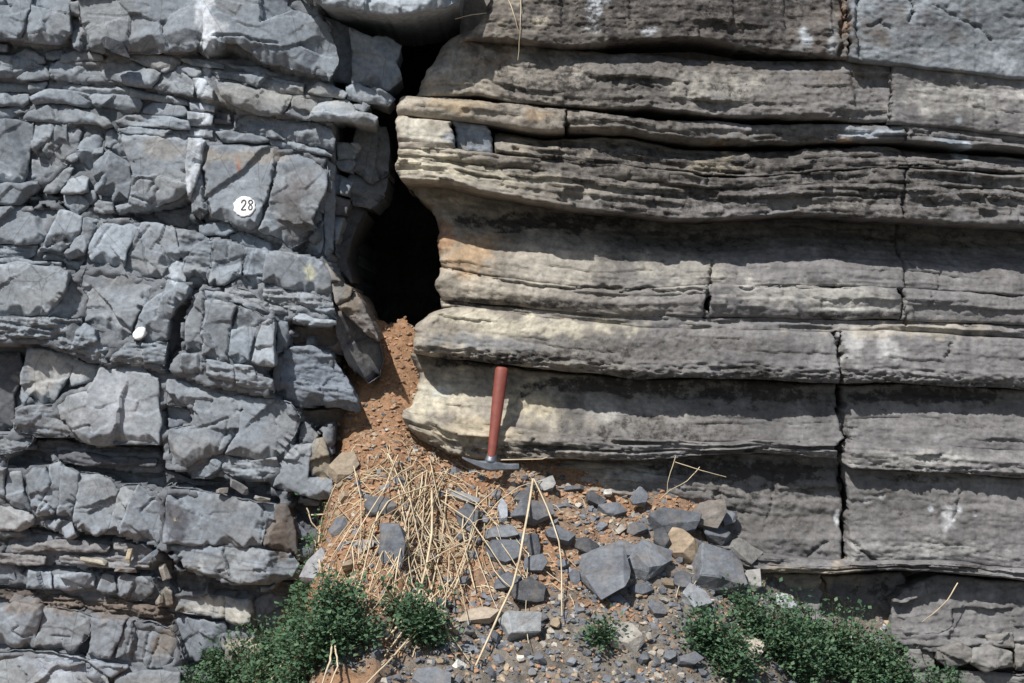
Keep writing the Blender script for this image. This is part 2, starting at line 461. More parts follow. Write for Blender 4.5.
def rough_outline(pts, amp=0.7, step=2.6):
    out = []
    n = len(pts)
    for i in range(n):
        a = np.array(pts[i], float); b = np.array(pts[(i + 1) % n], float)
        k = max(1, int(np.hypot(*(b - a)) / step))
        for j in range(k):
            out.append(a + (b - a) * j / k)
    p = np.array(out)
    z = np.zeros(len(p))
    ox = fbm(p[:, 0] / 8, p[:, 1] / 8, z + 3.3, 5, 3, 0.7)
    oy = fbm(p[:, 0] / 8, p[:, 1] / 8, z + 9.1, 6, 3, 0.7)
    return p + np.stack([ox, oy], 1) * amp


BLOCK_I = [0]


def rock_block(pts, d, pitch=0.0, yaw=0.0, base=(0.212, 0.236, 0.262), lam=0.0, facets=5, rnd=0.6, grow=0.75, parent=None,
               name='rock_block', back=0.22, spacing=1.2, rough=1.0, cut=1.0, alpha=0.0, under=1.0):
    """one block of the face: traced outline, its own distance d (m, towards the viewer), broken facets, worn edges, sides running back"""
    BLOCK_I[0] += 1
    sd_ = 100 + BLOCK_I[0] * 7
    rg = np.random.default_rng(sd_)
    P = rough_outline(pts)
    nx_ = np.roll(P, -1, 0) - np.roll(P, 1, 0)
    ar = np.sum(P[:, 0] * np.roll(P[:, 1], -1) - np.roll(P[:, 0], -1) * P[:, 1])
    nrm_ = np.stack([nx_[:, 1], -nx_[:, 0]], 1) / (np.linalg.norm(nx_, axis=1)[:, None] + 1e-6) * (1 if ar > 0 else -1)
    P = P + nrm_ * (grow + 1.2 * fbm(P[:, 0] / 22, P[:, 1] / 22, np.zeros(len(P)), 77, 2))[:, None]        # neighbours grip each other: broken rock, not masonry
    cx, cy = P.mean(axis=0)
    # a hair of joint between neighbours
    x0, y0 = P.min(axis=0) - 1; x1, y1 = P.max(axis=0) + 1
    nx = max(4, int((x1 - x0) / spacing) + 1); ny = max(4, int((y1 - y0) / spacing) + 1)
    gx, gy = np.meshgrid(np.linspace(x0, x1, nx), np.linspace(y0, y1, ny))
    fx, fy = gx.ravel(), gy.ravel()
    bny = np.zeros(fx.shape)
    best = np.full(fx.shape, 1e9); bqx = np.zeros_like(fx); bqy = np.zeros_like(fx)
    inside = np.zeros(fx.shape, bool)
    n = len(P)
    for i in range(n):
        a = P[i]; b = P[(i + 1) % n]
        dd, qx, qy = seg_dist(fx, fy, a, b)
        m = dd < best
        best = np.where(m, dd, best); bqx = np.where(m, qx, bqx); bqy = np.where(m, qy, bqy)
        ev = b - a; sny = -ev[0] / (math.hypot(*ev) + 1e-9) * (1 if ar > 0 else -1)
        bny = np.where(m, sny, bny)
        cond = ((a[1] > fy) != (b[1] > fy))
        with np.errstate(divide='ignore', invalid='ignore'):
            xi = (b[0] - a[0]) * (fy - a[1]) / (b[1] - a[1]) + a[0]
        inside ^= cond & (fx < xi)
    sd = np.where(inside, best, -best)
    S = sd.reshape(ny, nx)
    keep = (S[:-1, :-1] + S[1:, :-1] + S[:-1, 1:] + S[1:, 1:]) / 4 > 0.1
    idx = np.arange(nx * ny).reshape(ny, nx)
    q = np.stack([idx[:-1, :-1], idx[1:, :-1], idx[1:, 1:], idx[:-1, 1:]], -1)[keep]   # seen from -y
    # boundary edges
    e = np.concatenate([q[:, [0, 1]], q[:, [1, 2]], q[:, [2, 3]], q[:, [3, 0]]])
    key = np.sort(e, 1)
    k1 = key[:, 0].astype(np.int64) * (nx * ny) + key[:, 1]
    u, inv, cnt = np.unique(k1, return_inverse=True, return_counts=True)
    be = e[cnt[inv] == 1]
    bv = np.unique(be)
    fx[bv] = bqx[bv]; fy[bv] = bqy[bv]
    sd[bv] = 0
    used = np.unique(q)
    remap = -np.ones(nx * ny, int); remap[used] = np.arange(len(used))
    q = remap[q]; be = remap[be]
    X, Y, D = fx[used], fy[used], np.maximum(sd[used], 0)
    BQX, BQY = bqx[used], bqy[used]
    w = x1 - x0; h = y1 - y0
    m_ = 1.0 / PPM
    if h < 20 and w > h * 1.6:      # thin slabs of a bed are flatter than the big blocks
        rough *= .5; facets = min(facets, 1); under *= .6
    elif w * h > 1500:
        rough *= .72
    zz = np.zeros_like(X)
    # warped coordinates for the fracture pattern
    wx = X + 2.6 * fbm(X / 20, Y / 20, zz, sd_, 3, 0.55)
    wy = Y + 2.6 * fbm(X / 20, Y / 20, zz + 5, sd_ + 1, 3, 0.55)
    H = d + (pitch * (Y - cy) + yaw * (X - cx)) * m_
    # broken planes across corners and edges
    cutv = np.zeros_like(X)
    for k in range((facets + 1) // 2):
        ang = rg.uniform(0, 2 * math.pi)
        slope = rg.uniform(0.35, 1.3) * cut
        off = rg.uniform(0.27, 0.45)
        ux, uy = math.cos(ang), math.sin(ang)
        ext = abs(ux) * w + abs(uy) * h
        t = (wx - cx) * ux + (wy - cy) * uy - off * ext
        cutv = np.minimum(cutv, -slope * t * m_)
    H = H + np.maximum(cutv, -0.022)
    # fracture cells of two sizes, each a plane of its own
    fcol = np.ones_like(X)
    shear = rg.uniform(-.5, .5)
    for (area, so, sg, sc, asp) in ((2300, .0050, .27, .05, 1.2), (420, .0016, .075, .04, 1.7)):
        nc = max(2, int(w * h / area))
        if w > 130 and x0 < -20: nc = min(nc, 60)
        sx = rg.uniform(x0, x1, nc); sy = rg.uniform(y0, y1, nc)
        bd = np.full(X.shape, 1e9); bi = np.zeros(X.shape, int)
        for k in range(nc):
            ddx = wx - sx[k] + shear * (wy - sy[k])
            dd = ddx * ddx + (asp * (wy - sy[k])) ** 2
            m = dd < bd; bd = np.where(m, dd, bd); bi = np.where(m, k, bi)
        go = rg.normal(0, so, nc) * rough; ga = rg.normal(0, sg, nc) * rough; gb = rg.normal(0, sg, nc) * rough
        H = H + go[bi] + np.clip((ga[bi] * (wx - sx[bi]) + gb[bi] * (wy - sy[bi])) * m_, -.016, .016)
        fcol = fcol * (1 + sc * rg.normal(size=nc))[bi]
    H = H + rough * (0.0016 * fbm(X / 34, Y / 34, zz, sd_ + 2, 3) + 0.0009 * fbm(X / 6, Y / 6, zz, sd_ + 3, 3, 0.65))
    hk = fbm((X + .8 * Y) / 34, (Y - .8 * X) / 5, zz, sd_ + 4, 3, .6)
    H = H + rough * 0.0012 * hk
    if lam > 0:
        l1 = fbm(X / 24, (Y - 0.10 * X) / 3.2, zz, 71, 4, 0.7)
        l2 = np.floor(2.2 * fbm(X / 22, (Y - 0.10 * X) / 6.0, zz, 72, 2)) / 2.2
        H = H + lam * (0.008 * l1 + 0.012 * l2)
    # undersides fall back, top edges are knocked off, spalls along the rim
    dn = bny[used]
    ub = min(9.0, .16 * h) * (1 + .7 * fbm(X / 15, zz + 1.1, zz, sd_ + 21, 3, .6))
    H = H - under * .75 * m_ * np.clip(ub - D, 0, 14) * smooth(.5, .75, dn)
    tb = min(4.0, .10 * h) * (1 + .9 * fbm(X / 12, zz + 7.1, zz, sd_ + 22, 3, .6))
    H = H - .55 * m_ * np.clip(tb - D, 0, 6) * smooth(.5, .75, -dn)
    # worn edges
    r = rnd * (1 + 0.55 * fbm(X / 16, Y / 16, zz + 2, sd_ + 5, 2))
    r = np.clip(r, 0.7, None)
    t = np.clip(1 - D / r, 0, 1)
    H = H - r * m_ * 1.15 * (1 - np.sqrt(1 - t * t * 0.98))
    for a, b, cw, cd in SEG:
        if max(a[0], b[0]) < x0 - 3 or min(a[0], b[0]) > x1 + 3 or max(a[1], b[1]) < y0 - 3 or min(a[1], b[1]) > y1 + 3:
            continue
        dd, _, _ = seg_dist(X + 1.5 * fbm(X / 6, Y / 6, zz, 44, 2), Y, a, b)
        H = H - cd * np.clip(1 - (dd / cw) ** 2, 0, 1)
    k = (DIST - d) / DIST * m_
    co = np.stack([(X - 512) * k, -H, CZ - (Y - 341.5) * k], 1)
    # colour
    tone = 1 + 0.055 * rg.normal() 
    col = const_col(len(X), np.array(base) * np.clip(tone, 0.8, 1.2) * (1 + np.array([0.012, 0.0, -0.012]) * rg.normal()), alpha)
    col[:, :3] *= fcol[:, None]
    warm = smooth(0.25, 0.9, fbm(X / 60, Y / 30, zz, 33, 3))
    col[:, :3] = col[:, :3] * (1 - 0.3 * warm[:, None]) + 0.3 * warm[:, None] * np.array([0.225, 0.215, 0.195])
    col = apply_stains(X, Y, col, STAINS_SHADE_L, 61)
    col = apply_lichen_shade(X, Y, col)
    # sides run back into the hill
    rings = [0.012, 0.03, 0.065, 0.12, back]
    vs = [co]; cs = [col]; qs = [q]
    nb = len(co)
    bvs = np.unique(be)
    loc = -np.ones(nb, int); loc[bvs] = np.arange(len(bvs))
    prev = bvs.copy()
    cent = np.array([(cx - 512) * k, CZ - (cy - 341.5) * k])
    for j, rb in enumerate(rings):
        c2 = co[bvs].copy()
        c2[:, 1] = -d + rb + 0.3 * (c2[:, 1] + d)
        jit = 0.0028 * fbm(X[bvs] / 7, Y[bvs] / 7, np.full(len(bvs), j * 1.7), sd_ + 6, 2)
        dirv = c2[:, [0, 2]] - cent
        dirv /= (np.linalg.norm(dirv, axis=1)[:, None] + 1e-6)
        c2[:, [0, 2]] += dirv * (jit - 0.0022 * (j + 1))[:, None]
        new = nb + j * len(bvs) + np.arange(len(bvs))
        a = be[:, 0]; b = be[:, 1]
        qs.append(np.stack([prev[loc[b]], prev[loc[a]], new[loc[a]], new[loc[b]]], 1))
        vs.append(c2); cs.append(col[bvs])
        prev = new
    return np_mesh(name, np.concatenate(vs), np.concatenate(qs), col=np.concatenate(cs), mat=M_GREY, parent=parent)


DARK = (0.105, 0.108, 0.118)  # recessed shaly blocks, colour also lowered to deepen the shade under overhangs
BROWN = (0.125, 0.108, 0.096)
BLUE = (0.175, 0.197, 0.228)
PALE = (0.245, 0.272, 0.298)
TAN = (0.205, 0.195, 0.172)

# depth in cm, pitch (+ faces up), yaw (+ faces left), options, outline in picture px
LEFT = [
    (11, .10, .0, {}, [(-90, -70), (14, -70), (11, 6), (-90, 14)]),
    (11, .08, .05, {}, [(-90, 15), (11, 6), (14, -20), (35, -20), (31, 10), (26, 28), (20, 40), (-90, 37)]),
    (11.5, .08, .0, {}, [(36, -60), (71, -60), (68, 10), (70, 33), (58, 43), (45, 43), (21, 40), (27, 28), (32, 10)]),
    (9, .0, .0, {'facets': 2}, [(69, 3), (79, 3), (80, 15), (69, 14)]),
    (8, .0, .1, {'facets': 3}, [(70, 16), (80, 16), (84, 30), (91, 42), (86, 51), (77, 48), (72, 32)]),
    (12, .10, -.03, {'facets': 6, 'rough': .7}, [(73, -60), (205, -60), (206, 10), (204, 38), (196, 49), (160, 51), (130, 50), (101, 52), (92, 50), (91, 38), (84, 24), (80, 3)]),
    (13, .08, -.05, {'facets': 6, 'rough': .7}, [(206, -60), (290, -60), (286, 4), (303, 13), (318, 16), (328, 24), (334, 42), (337, 62), (328, 80), (312, 73), (290, 67), (262, 60), (249, 50), (236, 42), (224, 42), (214, 52), (206, 55), (203, 40)]),
    (4.5, .0, -.1, {'base': BLUE, 'facets': 3}, [(326, 18), (353, 28), (355, 83), (334, 82)]),
    (7.5, .05, .0, {'facets': 7}, [(350, 28), (372, 37), (386, 35), (402, 44), (397, 62), (403, 79), (387, 91), (368, 84), (352, 84)]),
    (19, .25, .0, {'base': PALE, 'facets': 3, 'back': .6}, [(310, -60), (470, -60), (460, 0), (421, 10), (404, 15), (358, 11), (333, 7), (316, 3)]),
    # rubble and thin beds
    (7, .3, .1, {}, [(-90, 40), (8, 45), (8, 52), (-90, 54)]),
    (6, .2, .0, {}, [(9, 55), (25, 49), (43, 57), (45, 63), (12, 60)]),
    (7, .2, .1, {}, [(45, 52), (62, 49), (61, 58), (53, 60), (46, 58)]),
    (7, .2, .0, {}, [(62, 56), (75, 52), (101, 54), (104, 60), (82, 60), (62, 62)]),
    (8, .1, .0, {'lam': .4}, [(-90, 55), (8, 55), (30, 61), (46, 66), (32, 70), (18, 76), (-90, 77)]),
    (8, .2, .1, {}, [(17, 78), (31, 71), (48, 65), (50, 70), (48, 78), (38, 80), (18, 81)]),
    (9, .2, .0, {'facets': 7}, [(50, 67), (58, 60), (66, 61), (88, 64), (100, 60), (118, 59), (135, 62), (146, 69), (160, 73), (158, 80), (152, 88), (128, 84), (110, 80), (84, 82), (51, 77)]),
    (8.5, .2, .0, {}, [(161, 72), (175, 71), (193, 78), (195, 98), (180, 93), (154, 88), (159, 80)]),
    (9, .3, .0, {}, [(128, 57), (135, 52), (158, 55), (180, 60), (178, 64), (170, 68), (164, 72), (148, 66), (135, 61)]),
    (8, .2, .0, {}, [(178, 66), (198, 68), (202, 73), (196, 77), (178, 72)]),
    (8, .3, .0, {}, [(181, 59), (205, 60), (225, 66), (224, 69), (192, 65)]),
    (5.5, .1, .0, {}, [(-90, 81), (29, 83), (29, 92), (-90, 90)]),
    (6, .1, .0, {}, [(30, 84), (47, 83), (42, 90), (30, 93)]),
    (7, .2, .0, {'facets': 6}, [(46, 86), (52, 82), (90, 86), (115, 86), (150, 94), (188, 101), (190, 105), (165, 102), (150, 99), (125, 95), (100, 93), (60, 91), (44, 90)]),
    (6, .1, .0, {}, [(-90, 91), (28, 94), (29, 102), (24, 107), (-90, 105)]),
    (7, .1, .0, {}, [(30, 97), (45, 91), (70, 91), (88, 94), (94, 104), (85, 106), (70, 103), (55, 102), (35, 104)]),
    (6.5, .1, .0, {}, [(89, 94), (110, 93), (137, 98), (142, 104), (138, 112), (130, 112), (112, 108), (96, 106)]),
    (6, .2, .0, {}, [(144, 109), (152, 102), (165, 103), (184, 106), (188, 112), (185, 116), (165, 116), (144, 113)]),
    (5.5, .1, .0, {}, [(-90, 106), (20, 108), (24, 113), (10, 118), (-90, 115)]),
    (8, .2, .0, {'facets': 6}, [(15, 115), (25, 110), (48, 104), (62, 106), (85, 112), (110, 120), (114, 127), (105, 128), (95, 124), (60, 122), (35, 121), (17, 119)]),
    (7, .1, .0, {'lam': .4}, [(116, 121), (125, 116), (140, 115), (165, 117), (190, 121), (192, 130), (170, 128), (145, 126), (118, 126)]),
    (6, .2, .0, {'lam': .4}, [(118, 128), (145, 127), (170, 129), (192, 131), (192, 138), (165, 137), (140, 134), (120, 132)]),
    (9.5, .2, .0, {'base': PALE}, [(193, 78), (205, 79), (215, 90), (214, 101), (197, 98)]),
    (9, .2, .0, {'base': PALE}, [(189, 101), (214, 106), (214, 112), (191, 110)]),
    (8.5, .1, .0, {'base': PALE}, [(187, 111), (213, 114), (213, 126), (189, 126)]),
    (8, .1, .0, {}, [(189, 127), (214, 128), (213, 138), (190, 137)]),
    (9, .2, .0, {}, [(205, 68), (240, 71), (275, 78), (305, 84), (304, 95), (285, 93), (260, 88), (235, 80), (212, 75)]),
    (8, .2, .0, {}, [(225, 63), (250, 65), (280, 75), (260, 75), (232, 69)]),
    (9, .15, .1, {}, [(307, 93), (318, 82), (332, 84), (346, 94), (344, 98), (325, 96)]),
    (10, .2, .0, {'base': PALE}, [(346, 86), (358, 84), (385, 92), (395, 98), (388, 106), (365, 102), (348, 98)]),
    (10, .15, .0, {'facets': 6}, [(214, 79), (235, 84), (262, 90), (293, 96), (286, 110), (281, 115), (258, 113), (240, 108), (222, 98)]),
    (10, .1, .0, {}, [(294, 97), (305, 96), (318, 98), (313, 110), (309, 119), (295, 117), (284, 114)]),
    (10.5, .15, .0, {'base': PALE}, [(319, 98), (345, 99), (352, 104), (358, 112), (370, 114), (377, 118), (375, 125), (350, 121), (330, 120), (311, 119), (314, 108)]),
    (7, .1, .0, {}, [(352, 103), (362, 102), (370, 106), (364, 113), (356, 110)]),
    (7.5, .15, .0, {'lam': .3}, [(235, 118), (260, 115), (290, 121), (318, 123), (330, 130), (335, 140), (334, 150), (318, 146), (290, 140), (258, 134), (232, 130)]),
    (6, .1, .0, {'base': DARK}, [(214, 110), (228, 114), (232, 124), (214, 124)]),
    (7, .1, .0, {}, [(214, 131), (232, 130), (260, 136), (268, 141), (258, 143), (222, 142)]),
    (6.5, .2, .0, {}, [(262, 137), (290, 142), (325, 150), (334, 157), (300, 151), (275, 146)]),
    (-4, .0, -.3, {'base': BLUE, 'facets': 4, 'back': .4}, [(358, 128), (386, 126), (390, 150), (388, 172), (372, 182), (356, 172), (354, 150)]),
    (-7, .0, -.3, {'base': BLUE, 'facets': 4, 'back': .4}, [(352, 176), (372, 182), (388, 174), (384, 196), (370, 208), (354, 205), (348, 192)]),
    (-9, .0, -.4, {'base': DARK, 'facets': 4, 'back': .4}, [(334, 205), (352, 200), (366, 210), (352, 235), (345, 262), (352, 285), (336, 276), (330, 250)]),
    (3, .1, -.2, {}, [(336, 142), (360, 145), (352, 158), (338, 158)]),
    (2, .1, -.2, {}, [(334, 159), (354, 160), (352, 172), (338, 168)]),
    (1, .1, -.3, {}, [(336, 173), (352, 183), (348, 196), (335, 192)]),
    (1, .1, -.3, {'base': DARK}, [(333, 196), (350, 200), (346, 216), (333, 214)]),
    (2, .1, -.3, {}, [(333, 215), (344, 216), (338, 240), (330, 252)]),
    # the row with the number
    (6, .05, .05, {'facets': 6}, [(-90, 116), (12, 119), (33, 123), (32, 140), (30, 152), (28, 170), (24, 182), (-90, 183)]),
    (7, .2, .1, {}, [(34, 124), (48, 120), (56, 124), (50, 138), (45, 142), (34, 150)]),
    (6, .1, .1, {}, [(57, 125), (66, 124), (66, 140), (58, 146), (48, 156), (42, 160), (34, 152), (46, 142), (52, 138)]),
    (5, .1, -.15, {}, [(67, 130), (78, 128), (82, 132), (76, 150), (72, 158), (66, 164), (55, 182), (44, 191), (30, 184), (32, 160), (42, 162), (58, 147)]),
    (7, .0, .1, {'rnd': 6}, [(76, 145), (84, 134), (100, 130), (103, 138), (101, 146), (97, 158), (90, 172), (85, 172), (78, 164), (75, 152)]),
    (8, .2, .1, {'base': PALE}, [(104, 135), (110, 130), (119, 130), (119, 142), (110, 147), (103, 146)]),
    (7, .2, .0, {}, [(120, 133), (122, 140), (127, 150), (135, 163), (128, 160), (112, 152), (108, 149), (112, 146), (119, 143)]),
    (8, .05, .05, {'facets': 6}, [(95, 163), (100, 158), (108, 151), (118, 156), (130, 164), (132, 180), (128, 200), (114, 204), (112, 198), (98, 193), (96, 186), (100, 182), (93, 176)]),
    (7, .2, .1, {}, [(97, 150), (103, 148), (103, 156), (97, 160), (94, 157)]),
    (7, .3, .1, {'base': PALE}, [(68, 157), (75, 153), (77, 158), (72, 162), (67, 160)]),
    (6, .2, .1, {}, [(45, 186), (60, 170), (70, 165), (73, 168), (68, 178), (60, 188), (55, 193), (44, 192)]),
    (9, .2, .1, {'base': PALE}, [(64, 190), (70, 180), (82, 175), (88, 178), (88, 192), (74, 193), (63, 193)]),
    (8, .1, .1, {}, [(63, 195), (86, 194), (95, 190), (95, 200), (86, 208), (78, 214), (65, 204)]),
    (9, .1, .0, {'base': PALE}, [(94, 204), (98, 200), (113, 203), (113, 212), (103, 214), (94, 211)]),
    (7, .15, .05, {}, [(-90, 185), (22, 184), (38, 180), (40, 186), (34, 194), (20, 205), (-90, 208)]),
    (3, .1, .0, {'base': DARK, 'lam': .5}, [(20, 200), (40, 190), (62, 194), (66, 206), (80, 214), (60, 211), (38, 207)]),
    (9, .03, .0, {'facets': 4, 'rough': .6}, [(120, 132), (130, 129), (155, 132), (187, 138), (186, 160), (191, 187), (178, 200), (160, 206), (143, 211), (120, 214), (114, 206), (128, 202), (133, 182), (132, 165), (124, 146)]),
    (9.5, .0, .15, {'base': PALE}, [(188, 138), (206, 140), (201, 165), (194, 190), (189, 197), (186, 165)]),
    (6, .0, .1, {}, [(199, 170), (203, 178), (206, 195), (207, 212), (200, 220), (193, 214), (196, 190)]),
    (9, .05, .02, {'facets': 3, 'rough': .35, 'cut': .5}, [(210, 145), (240, 146), (275, 148), (275, 160), (272, 180), (266, 200), (258, 226), (250, 229), (230, 222), (212, 216), (207, 200), (205, 180), (204, 168)]),
    (8.5, .06, -.08, {'facets': 6}, [(277, 149), (300, 150), (326, 160), (327, 175), (326, 190), (319, 205), (313, 220), (317, 232), (305, 240), (290, 248), (280, 237), (259, 231), (262, 222), (268, 205), (273, 185), (276, 165)]),
    (4, .1, .0, {'base': PALE}, [(298, 250), (314, 229), (323, 221), (324, 245), (318, 256)]),
    (3.5, .0, -.5, {'base': BLUE, 'facets': 1}, [(327, 160), (334, 166), (333, 250), (325, 257), (325, 200)]),
    (7, .2, .0, {}, [(199, 226), (208, 223), (228, 224), (234, 230), (225, 236), (208, 235), (199, 237)]),
    (5, .3, .0, {}, [(229, 234), (240, 231), (275, 246), (278, 251), (250, 248), (230, 241)]),
    (4, .1, .0, {'base': DARK, 'lam': .4}, [(118, 215), (143, 213), (170, 210), (193, 205), (200, 222), (195, 230), (172, 226), (140, 220)]),
    # row below the number
    (9, .08, .0, {'rough': .8}, [(-90, 209), (10, 206), (40, 207), (60, 210), (53, 225), (45, 238), (36, 244), (-90, 243)]),
    (8, .0, .0, {'lam': .5}, [(-90, 245), (38, 245), (33, 255), (20, 258), (-90, 257)]),
    (8.5, .05, -.1, {}, [(61, 211), (75, 214), (83, 217), (80, 232), (68, 246), (62, 252), (52, 250), (41, 252), (46, 240), (54, 225)]),
    (8, .05, .1, {}, [(84, 217), (95, 217), (100, 222), (92, 234), (88, 246), (84, 255), (70, 260), (63, 254), (70, 246), (81, 234)]),
    (10, .05, .05, {}, [(101, 222), (115, 220), (130, 218), (140, 223), (133, 240), (127, 252), (123, 268), (105, 265), (92, 262), (87, 254), (90, 244), (94, 234)]),
    (10, .08, .0, {'facets': 6}, [(141, 222), (160, 225), (173, 228), (176, 240), (180, 255), (166, 267), (162, 278), (140, 276), (124, 271), (125, 262), (129, 250), (135, 238)]),
    (8, .1, .1, {'base': PALE}, [(167, 268), (176, 262), (183, 262), (184, 283), (170, 281), (163, 279)]),
    (6.5, .05, .0, {'lam': .3}, [(175, 229), (200, 233), (212, 240), (210, 270), (206, 283), (186, 281), (184, 262), (179, 248)]),
    (8.5, .05, .0, {}, [(213, 239), (228, 241), (245, 248), (242, 262), (240, 275), (226, 285), (211, 285), (207, 275), (211, 262)]),
    (9, .05, -.05, {}, [(246, 248), (268, 252), (265, 266), (262, 282), (251, 288), (240, 285), (239, 272), (243, 262)]),
    (10.5, .06, .0, {'facets': 3, 'rough': .5}, [(269, 252), (292, 253), (312, 258), (322, 262), (330, 275), (332, 290), (330, 301), (312, 295), (290, 289), (263, 283), (265, 268)]),
    (8, .15, -.25, {'base': (0.19, 0.18, 0.168), 'facets': 4, 'back': .5}, [(323, 260), (336, 277), (353, 288), (349, 301), (338, 305), (333, 292), (331, 275)]),
    (6.5, .2, -.35, {'base': (0.165, 0.15, 0.138), 'facets': 5, 'back': .5, 'lam': .3}, [(350, 300), (354, 288), (363, 304), (373, 325), (380, 343), (366, 333), (350, 318), (339, 306)]),
    (11, .1, .0, {'lam': 1.0}, [(263, 285), (290, 290), (315, 296), (331, 303), (336, 320), (318, 322), (300, 315), (285, 307), (262, 298)]),
    (8, .15, .0, {'lam': .7}, [(225, 286), (245, 290), (262, 300), (285, 308), (290, 316), (276, 314), (262, 312), (245, 306), (225, 298)]),
    (13, .5, .0, {'base': PALE, 'lam': .4}, [(288, 317), (302, 313), (320, 320), (335, 321), (336, 325), (318, 327), (300, 324)]),
    (4, -.3, -.5, {'base': DARK, 'facets': 4, 'back': .5}, [(335, 306), (352, 318), (366, 333), (379, 343), (383, 360), (379, 376), (368, 384), (350, 365), (342, 345), (336, 325)]),
    (5, -.4, -.1, {'base': BROWN, 'facets': 3}, [(290, 326), (318, 328), (336, 326), (345, 345), (345, 355), (320, 348), (297, 346), (288, 336)]),
    # row with the small white dab
    (11, .05, .05, {'facets': 5, 'rough': .8, 'base': PALE}, [(-90, 264), (20, 263), (62, 267), (70, 272), (66, 288), (60, 300), (52, 308), (48, 315), (20, 316), (-90, 316)]),
    (8, .2, .0, {'lam': .3}, [(-90, 257), (6, 258), (20, 260), (62, 262), (63, 266), (20, 263), (-90, 263)]),
    (8, .05, -.3, {}, [(72, 274), (78, 284), (84, 298), (81, 315), (72, 318), (50, 318), (51, 312), (62, 301), (68, 288)]),
    (12, -.15, .0, {'lam': 1.0}, [(-90, 318), (40, 318), (80, 319), (78, 330), (72, 345), (66, 350), (50, 341), (30, 338), (-90, 341)]),
    (6, .1, .0, {'lam': .3}, [(42, 253), (62, 254), (72, 261), (85, 259), (77, 272), (66, 267), (63, 261), (44, 260)]),
    (11.5, .06, .0, {'facets': 7}, [(79, 275), (83, 269), (105, 272), (162, 282), (164, 288), (156, 295), (146, 302), (140, 310), (134, 324), (131, 335), (122, 341), (108, 333), (94, 328), (85, 322), (83, 312), (86, 298), (79, 284)]),
    (12, -.1, .0, {'lam': .5}, [(76, 331), (84, 324), (94, 330), (98, 341), (110, 346), (111, 352), (104, 362), (88, 359), (74, 351)]),
    (12.5, .04, .06, {'facets': 4, 'rough': .6}, [(166, 280), (190, 287), (188, 297), (176, 308), (170, 320), (166, 341), (150, 343), (135, 341), (136, 330), (139, 318), (145, 306), (158, 296), (165, 290)]),
    (12.5, .0, .0, {'lam': .5}, [(112, 353), (126, 343), (150, 344), (166, 342), (163, 366), (150, 362), (135, 363), (108, 362)]),
    (6, .0, -.4, {'base': DARK}, [(192, 290), (200, 288), (193, 304), (186, 320), (183, 350), (168, 362), (167, 342), (172, 320), (178, 308)]),
    (12, .05, .1, {}, [(201, 290), (206, 300), (203, 330), (201, 353), (184, 352), (186, 320), (194, 304)]),
    (13, .05, -.05, {}, [(206, 300), (220, 300), (238, 305), (232, 320), (229, 345), (228, 362), (215, 361), (203, 355), (204, 325)]),
    (13, .05, .05, {}, [(239, 306), (246, 308), (256, 311), (262, 315), (258, 328), (252, 345), (250, 362), (238, 363), (230, 357), (231, 330)]),
    (14, .05, .1, {'base': PALE}, [(262, 322), (268, 318), (275, 320), (274, 350), (275, 366), (262, 366), (252, 362), (256, 342)]),
    (10, .0, -.3, {'base': BLUE}, [(276, 322), (287, 322), (290, 335), (284, 350), (276, 354)]),
    (13, .4, .0, {'lam': .3}, [(202, 288), (225, 292), (250, 301), (275, 314), (262, 315), (240, 304), (215, 299), (205, 298)]),
    (13, .1, .0, {}, [(182, 354), (202, 355), (206, 362), (201, 375), (184, 374), (180, 366)]),
    (14, .0, .0, {'lam': .4}, [(206, 360), (225, 363), (233, 366), (234, 382), (215, 380), (204, 376)]),
    (14.5, -.1, .0, {'lam': .4}, [(235, 365), (252, 366), (256, 376), (272, 380), (272, 393), (250, 388), (236, 384)]),
    (8, .0, -.3, {'base': DARK}, [(276, 355), (283, 352), (278, 392), (273, 392), (274, 378)]),
    # big clean faces
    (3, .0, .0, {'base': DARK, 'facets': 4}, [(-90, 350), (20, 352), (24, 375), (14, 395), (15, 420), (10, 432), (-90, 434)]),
    (7, .1, .1, {'facets': 7}, [(27, 347), (45, 350), (77, 358), (72, 370), (66, 385), (54, 402), (38, 405), (24, 407), (20, 398), (24, 370)]),
    (6, .15, -.1, {}, [(74, 360), (96, 366), (100, 366), (92, 382), (76, 385), (68, 388), (70, 376)]),
    (11, .06, .0, {'facets': 5, 'rough': .65, 'base': PALE}, [(102, 364), (112, 362), (135, 365), (158, 377), (157, 400), (160, 420), (158, 445), (135, 444), (100, 446), (85, 442), (73, 432), (62, 421), (55, 405), (66, 396), (88, 392), (94, 380)]),
    (10, .2, .05, {'lam': .3}, [(17, 411), (30, 406), (53, 405), (61, 421), (71, 431), (66, 437), (45, 437), (30, 432), (12, 431)]),
    (10, .3, .0, {'lam': .5}, [(-90, 434), (15, 436), (30, 438), (25, 448), (10, 453), (-90, 452)]),
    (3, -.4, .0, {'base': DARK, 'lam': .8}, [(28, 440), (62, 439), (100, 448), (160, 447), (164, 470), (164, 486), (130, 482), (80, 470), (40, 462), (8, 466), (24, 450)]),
    (10.5, .05, .0, {'facets': 7}, [(167, 380), (185, 382), (200, 390), (232, 398), (241, 412), (239, 430), (228, 444), (222, 452), (196, 461), (185, 470), (172, 468), (167, 455), (169, 430), (193, 425), (192, 408), (167, 405)]),
    (7, .0, .0, {'base': BLUE, 'facets': 2}, [(168, 406), (191, 409), (192, 424), (170, 428)]),
    (11.5, .05, -.04, {'facets': 4, 'rough': .6}, [(233, 396), (275, 400), (290, 403), (299, 417), (296, 432), (285, 448), (277, 457), (260, 460), (226, 454), (229, 445), (240, 430), (242, 412)]),
    (12, .0, .0, {'lam': .5}, [(222, 456), (250, 461), (276, 458), (278, 466), (272, 478), (262, 481), (230, 476), (220, 470)]),
